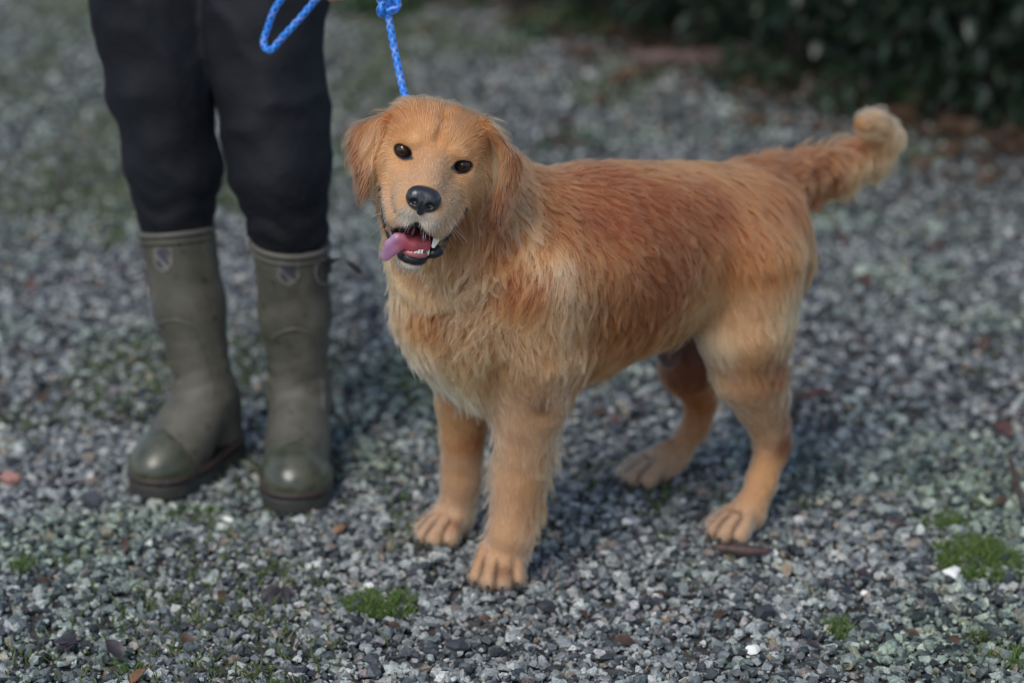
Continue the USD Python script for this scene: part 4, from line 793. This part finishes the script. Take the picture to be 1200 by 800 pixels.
# single fallen leaves on the gravel
def one_leaf(px, py, size, col, label, lobed=False, lift=.012, group=None):
    c = gp(px, py) + A([0, 0, lift]); a = vr.uniform(0, 2 * math.pi); u_ = A([[math.cos(a), math.sin(a), .1]]); n_ = A([[vr.normal(0, .25), -.3 + vr.normal(0, .2), 1.]])
    if lobed:
        ms = []
        for k, s in ((-1.15, .62), (-.55, .85), (0, 1.), (.55, .85), (1.15, .62)):
            b = a + k; ms.append(leaves(c[None], n_, A([[math.cos(b), math.sin(b), .25]]), [size * s], .5, .3))
        ms.append(tube(spline([c, c - A([math.cos(a), math.sin(a), -.05]) * size * .4, c - A([math.cos(a), math.sin(a), .1]) * size * .8], 6), .0008, 5)); m = join(*ms)
    else: m = join(leaves(c[None], n_, u_, [size], .55, .35), tube(spline([c, c - u_[0] * size * .12 + A([0, 0, .002]), c - u_[0] * size * .25], 5), .0007, 5))
    tag(obj('fallen_leaf', m, col, smooth=True), label, 'leaf', group)
lb = {k: mat('leaf_' + k, {'g': ('geometry', {}), 'n': ('noise_texture', {'scale': 90., 'detail': 4.}), 'r': ('rgb_ramp', {'ramp': [(.3, tuple(A(c) * .55)), (.7, tuple(A(c) * 1.3))]}), 'p': ('principled_bsdf', {'roughness': .5})}, [('g.position', 'n.vector'), ('n.fac', 'r.fac'), ('r.color', 'p.base_color')])
      for k, c in dict(dark=(.022, .016, .020), brown=(.060, .032, .018), orange=(.15, .068, .028), tan=(.26, .20, .13), red=(.085, .036, .028)).items()}
one_leaf(330, 700, .040, lb['dark'], 'dark curled lobed leaf on the gravel below the right boot', True, .014); one_leaf(88, 762, .034, lb['dark'], 'dark lobed leaf near the bottom left corner', True)
one_leaf(687, 732, .024, lb['brown'], 'brown leaf upright in the gravel right of the foremost paw'); one_leaf(718, 757, .034, lb['brown'], 'long brown leaf on the gravel below the dog\'s chest, near the bottom')
one_leaf(212, 751, .036, lb['brown'], 'orange brown leaf at the bottom left of the gravel'); one_leaf(172, 792, .034, lb['orange'], 'orange leaf cut by the bottom edge, left of the middle'); one_leaf(145, 783, .04, lb['dark'], 'dark leaf beside the orange one at the bottom edge')
one_leaf(920, 666, .030, lb['tan'], 'tan leaf lying right of the bark piece'); one_leaf(1040, 622, .026, lb['red'], 'reddish leaf left of the big grass tuft'); one_leaf(1020, 686, .028, lb['dark'], 'dark brown leaf on the right-hand gravel'); one_leaf(1165, 503, .05, lb['red'], 'red brown leaf near the right edge behind the grass'); one_leaf(948, 474, .05, lb['red'], 'reddish leaf right of the dog\'s hind leg')
one_leaf(262, 700, .022, lb['brown'], 'small brown leaf left of the dark lobed leaf'); one_leaf(412, 166, .05, lb['orange'], 'yellow orange leaf beside the dog\'s ear'); one_leaf(712, 118, .06, lb['brown'], 'brown leaf on the gravel behind the dog\'s back'); one_leaf(725, 95, .07, lb['orange'], 'orange leaf between the fallen branch and the gravel'); one_leaf(655, 142, .055, lb['brown'], 'brown leaf behind the dog\'s ear')
for px, py, s, k, lab in [(60, 690, .02, 'brown', 'tiny brown leaf near the left edge below the grass wisps'), (150, 640, .024, 'brown', 'small brown leaf in front of the left boot'), (405, 625, .024, 'orange', 'small orange leaf between the right boot and the far front paw'), (470, 745, .02, 'brown', 'tiny brown leaf just below the left-hand grass tuft'), (560, 735, .02, 'brown', 'tiny brown leaf below the foremost paw'), (782, 706, .022, 'brown', 'small brown leaf between the foremost paw and the bark piece'), (838, 735, .024, 'brown', 'small brown leaf well below the bark piece'), (962, 770, .024, 'dark', 'small dark leaf below the middle grass wisp near the bottom'),
        (1085, 705, .022, 'dark', 'small dark leaf below the big grass tuft'), (1125, 765, .024, 'brown', 'small brown leaf left of the corner grass tuft'), (1060, 748, .022, 'brown', 'small brown leaf near the bottom between the two right-hand grass wisps'), (690, 490, .03, 'brown', 'brown leaf on the gravel under the dog\'s belly'), (715, 495, .026, 'red', 'red leaf on the gravel under the dog\'s belly'), (1010, 330, .045, 'red', 'blurred red leaf below the tail, right of the dog'), (1090, 300, .045, 'brown', 'blurred brown leaf on the gravel below the tail tip'), (985, 280, .04, 'brown', 'blurred brown leaf just right of the dog\'s rump'),
        (1150, 400, .04, 'brown', 'blurred brown leaf by the right edge at mid height'), (60, 470, .035, 'brown', 'brown leaf left of the boots near the left edge'), (95, 300, .045, 'brown', 'blurred brown leaf left of the left boot top'), (40, 350, .04, 'red', 'blurred red leaf by the left edge at mid height'), (1180, 590, .03, 'brown', 'brown leaf by the right edge above the big grass tuft'), (640, 780, .02, 'dark', 'tiny dark leaf at the bottom edge in the middle')]:
    one_leaf(px, py, s, lb[k], lab, group='small dead leaves scattered over the gravel')
# bark piece, twigs, fallen branch
def stick(pxs, r, label, name, m=bark_m, z=.012, cat='stick'):
    p = spline([gp(*q) + A([0, 0, z]) for q in pxs], 24); rr = r * (1 + .25 * (meshkit.noise(p * 60, 3) - .5)) * np.sqrt(np.clip(np.sin(np.linspace(.12, math.pi - .08, 24)), .05, 1))
    tag(obj(name, tube(p, rr, 9), m, smooth=40), label, cat)
red_bark = mat('red_bark', {'g': ('geometry', {}), 'n': ('noise_texture', {'scale': 110., 'detail': 5.}), 'r': ('rgb_ramp', {'ramp': [(.3, (.022, .012, .011)), (.7, (.085, .045, .040))]}), 'p': ('principled_bsdf', {'roughness': .65})}, [('g.position', 'n.vector'), ('n.fac', 'r.fac'), ('r.color', 'p.base_color')])
stick([(833, 650), (855, 653), (880, 655), (906, 654)], .0075, 'red brown piece of bark lying in front of the near hind paw', 'bark_piece', red_bark, .014, 'bark')
stick([(925, 476), (948, 470), (972, 468)], .007, 'thin red brown twig on the gravel right of the hind leg', 'twig', red_bark); stick([(1182, 540), (1190, 570), (1196, 600)], .005, 'thin dark twig at the right edge of the gravel', 'twig', red_bark)
stick([(738, 74), (780, 77), (830, 76), (884, 71)], .022, 'fallen branch lying across the leaf litter at the back', 'fallen_branch', mat('pale_bark', {'g': ('geometry', {}), 'n': ('noise_texture', {'scale': 25., 'detail': 5.}), 'r': ('rgb_ramp', {'ramp': [(.3, (.06, .038, .032)), (.7, (.15, .10, .085))]}), 'p': ('principled_bsdf', {'roughness': .8})}, [('g.position', 'n.vector'), ('n.fac', 'r.fac'), ('r.color', 'p.base_color')]), .02, 'branch')
# grass: two tufts, a few wisps, and moss thinly through the left of the gravel
grass_m = leaf_mat('grass_blade', (.10, .16, .035), (.30, .32, .11), .5, .35); moss_m = leaf_mat('moss_blade', (.085, .115, .03), (.22, .22, .085), .6, .3)
def blades(c, n, rx, ry, h, r_=vr, lean=.5, wd=.0011):
    a = r_.uniform(0, 2 * math.pi, n); q = np.sqrt(r_.random(n)) * (.75 + .5 * meshkit.noise(np.stack([np.cos(a) * 1.7, np.sin(a) * 1.7, 0 * a + rx * 900], 1))); x, y = c[0] + rx * q * np.cos(a), c[1] + ry * q * np.sin(a); k_ = meshkit.fbm(np.stack([x * 70, y * 70, 0 * x], 1), 2, 4) > .40; x, y, q = x[k_], y[k_], q[k_]; n = len(x); z = soil_h(x, y) - .006
    return blade_mesh(np.stack([x, y, z], 1), h * r_.uniform(.5, 1.15, n) * (1.1 - .5 * q), r_, lean, wd)
def blade_mesh(b, h, r_, lean, wd):
    n = len(b); d = unit(np.c_[r_.normal(0, lean, (n, 2)), np.ones(n)]); s = unit(np.cross(d, r_.normal(size=(n, 3)))) * wd; bend = np.c_[r_.normal(0, .35, (n, 2)), -.15 * np.ones(n)]
    m_ = b + d * h[:, None] * .55; t = b + (d + bend * .6) * h[:, None]
    V = np.stack([b - s, b + s, m_ - s * .8, m_ + s * .8, t], 1).reshape(-1, 3); F = A([(0, 1, 3), (0, 3, 2), (2, 3, 4)])
    return V, (np.arange(n)[:, None, None] * 5 + F[None]).reshape(-1, 3)
for px, py, rx, ry, n, h, lab in [(446, 709, .050, .042, 1100, .030, 'small bright green grass tuft left of the foremost paw'), (1150, 656, .066, .075, 1800, .034, 'big green grass tuft on the right-hand gravel with a black stone in it'), (1108, 612, .05, .04, 350, .022, 'thin grass patch behind the big tuft'), (1188, 770, .035, .035, 300, .028, 'grass tuft in the bottom right corner'), (978, 735, .028, .03, 160, .028, 'small grass wisp on the gravel between the bark and the bottom edge'), (1150, 745, .025, .02, 100, .022, 'tiny grass wisp left of the corner tuft'),
        (770, 600, .03, .03, 160, .020, 'mossy grass patch between the two hind paws'), (782, 628, .022, .02, 120, .016, 'yellowish moss patch in front of the far hind paw'), (230, 602, .045, .03, 260, .022, 'yellow green grass patch in front of the boots'), (28, 664, .02, .02, 60, .034, 'dark grass wisp near the left edge'), (80, 655, .03, .02, 90, .02, 'thin grass wisp right of the one at the left edge'), (145, 785, .03, .02, 60, .034, 'grass wisp beside the orange leaf at the bottom'), (280, 730, .04, .03, 120, .014, 'yellow moss patch below the dark lobed leaf')]:
    c = gp(px, py); tag(obj('grass_tuft', blades(c, n, rx, ry, h), grass_m if n > 250 or h > .027 else moss_m), lab, 'grass')
n = 90000; x, y = scatter(n, 2.5, 7.2, .2, vr); f_ = meshkit.fbm(np.stack([x * 3.2, y * 2.0, 0 * x + 3], 1), 3, 9)
w_ = np.clip((f_ - .45) * 4, 0, 1) * np.where(x < -.3, 1, .22) + (f_ > .66) * .6
k = (vr.random(n) < w_) & (y < hedge_y(x) + .2); x, y = x[k], y[k]
tag(obj('moss', blade_mesh(np.stack([x, y, soil_h(x, y) - .004], 1), vr.uniform(.012, .026, len(x)), vr, .6, .0016), moss_m), 'thin green moss and grass growing through the gravel', 'moss', kind='stuff')
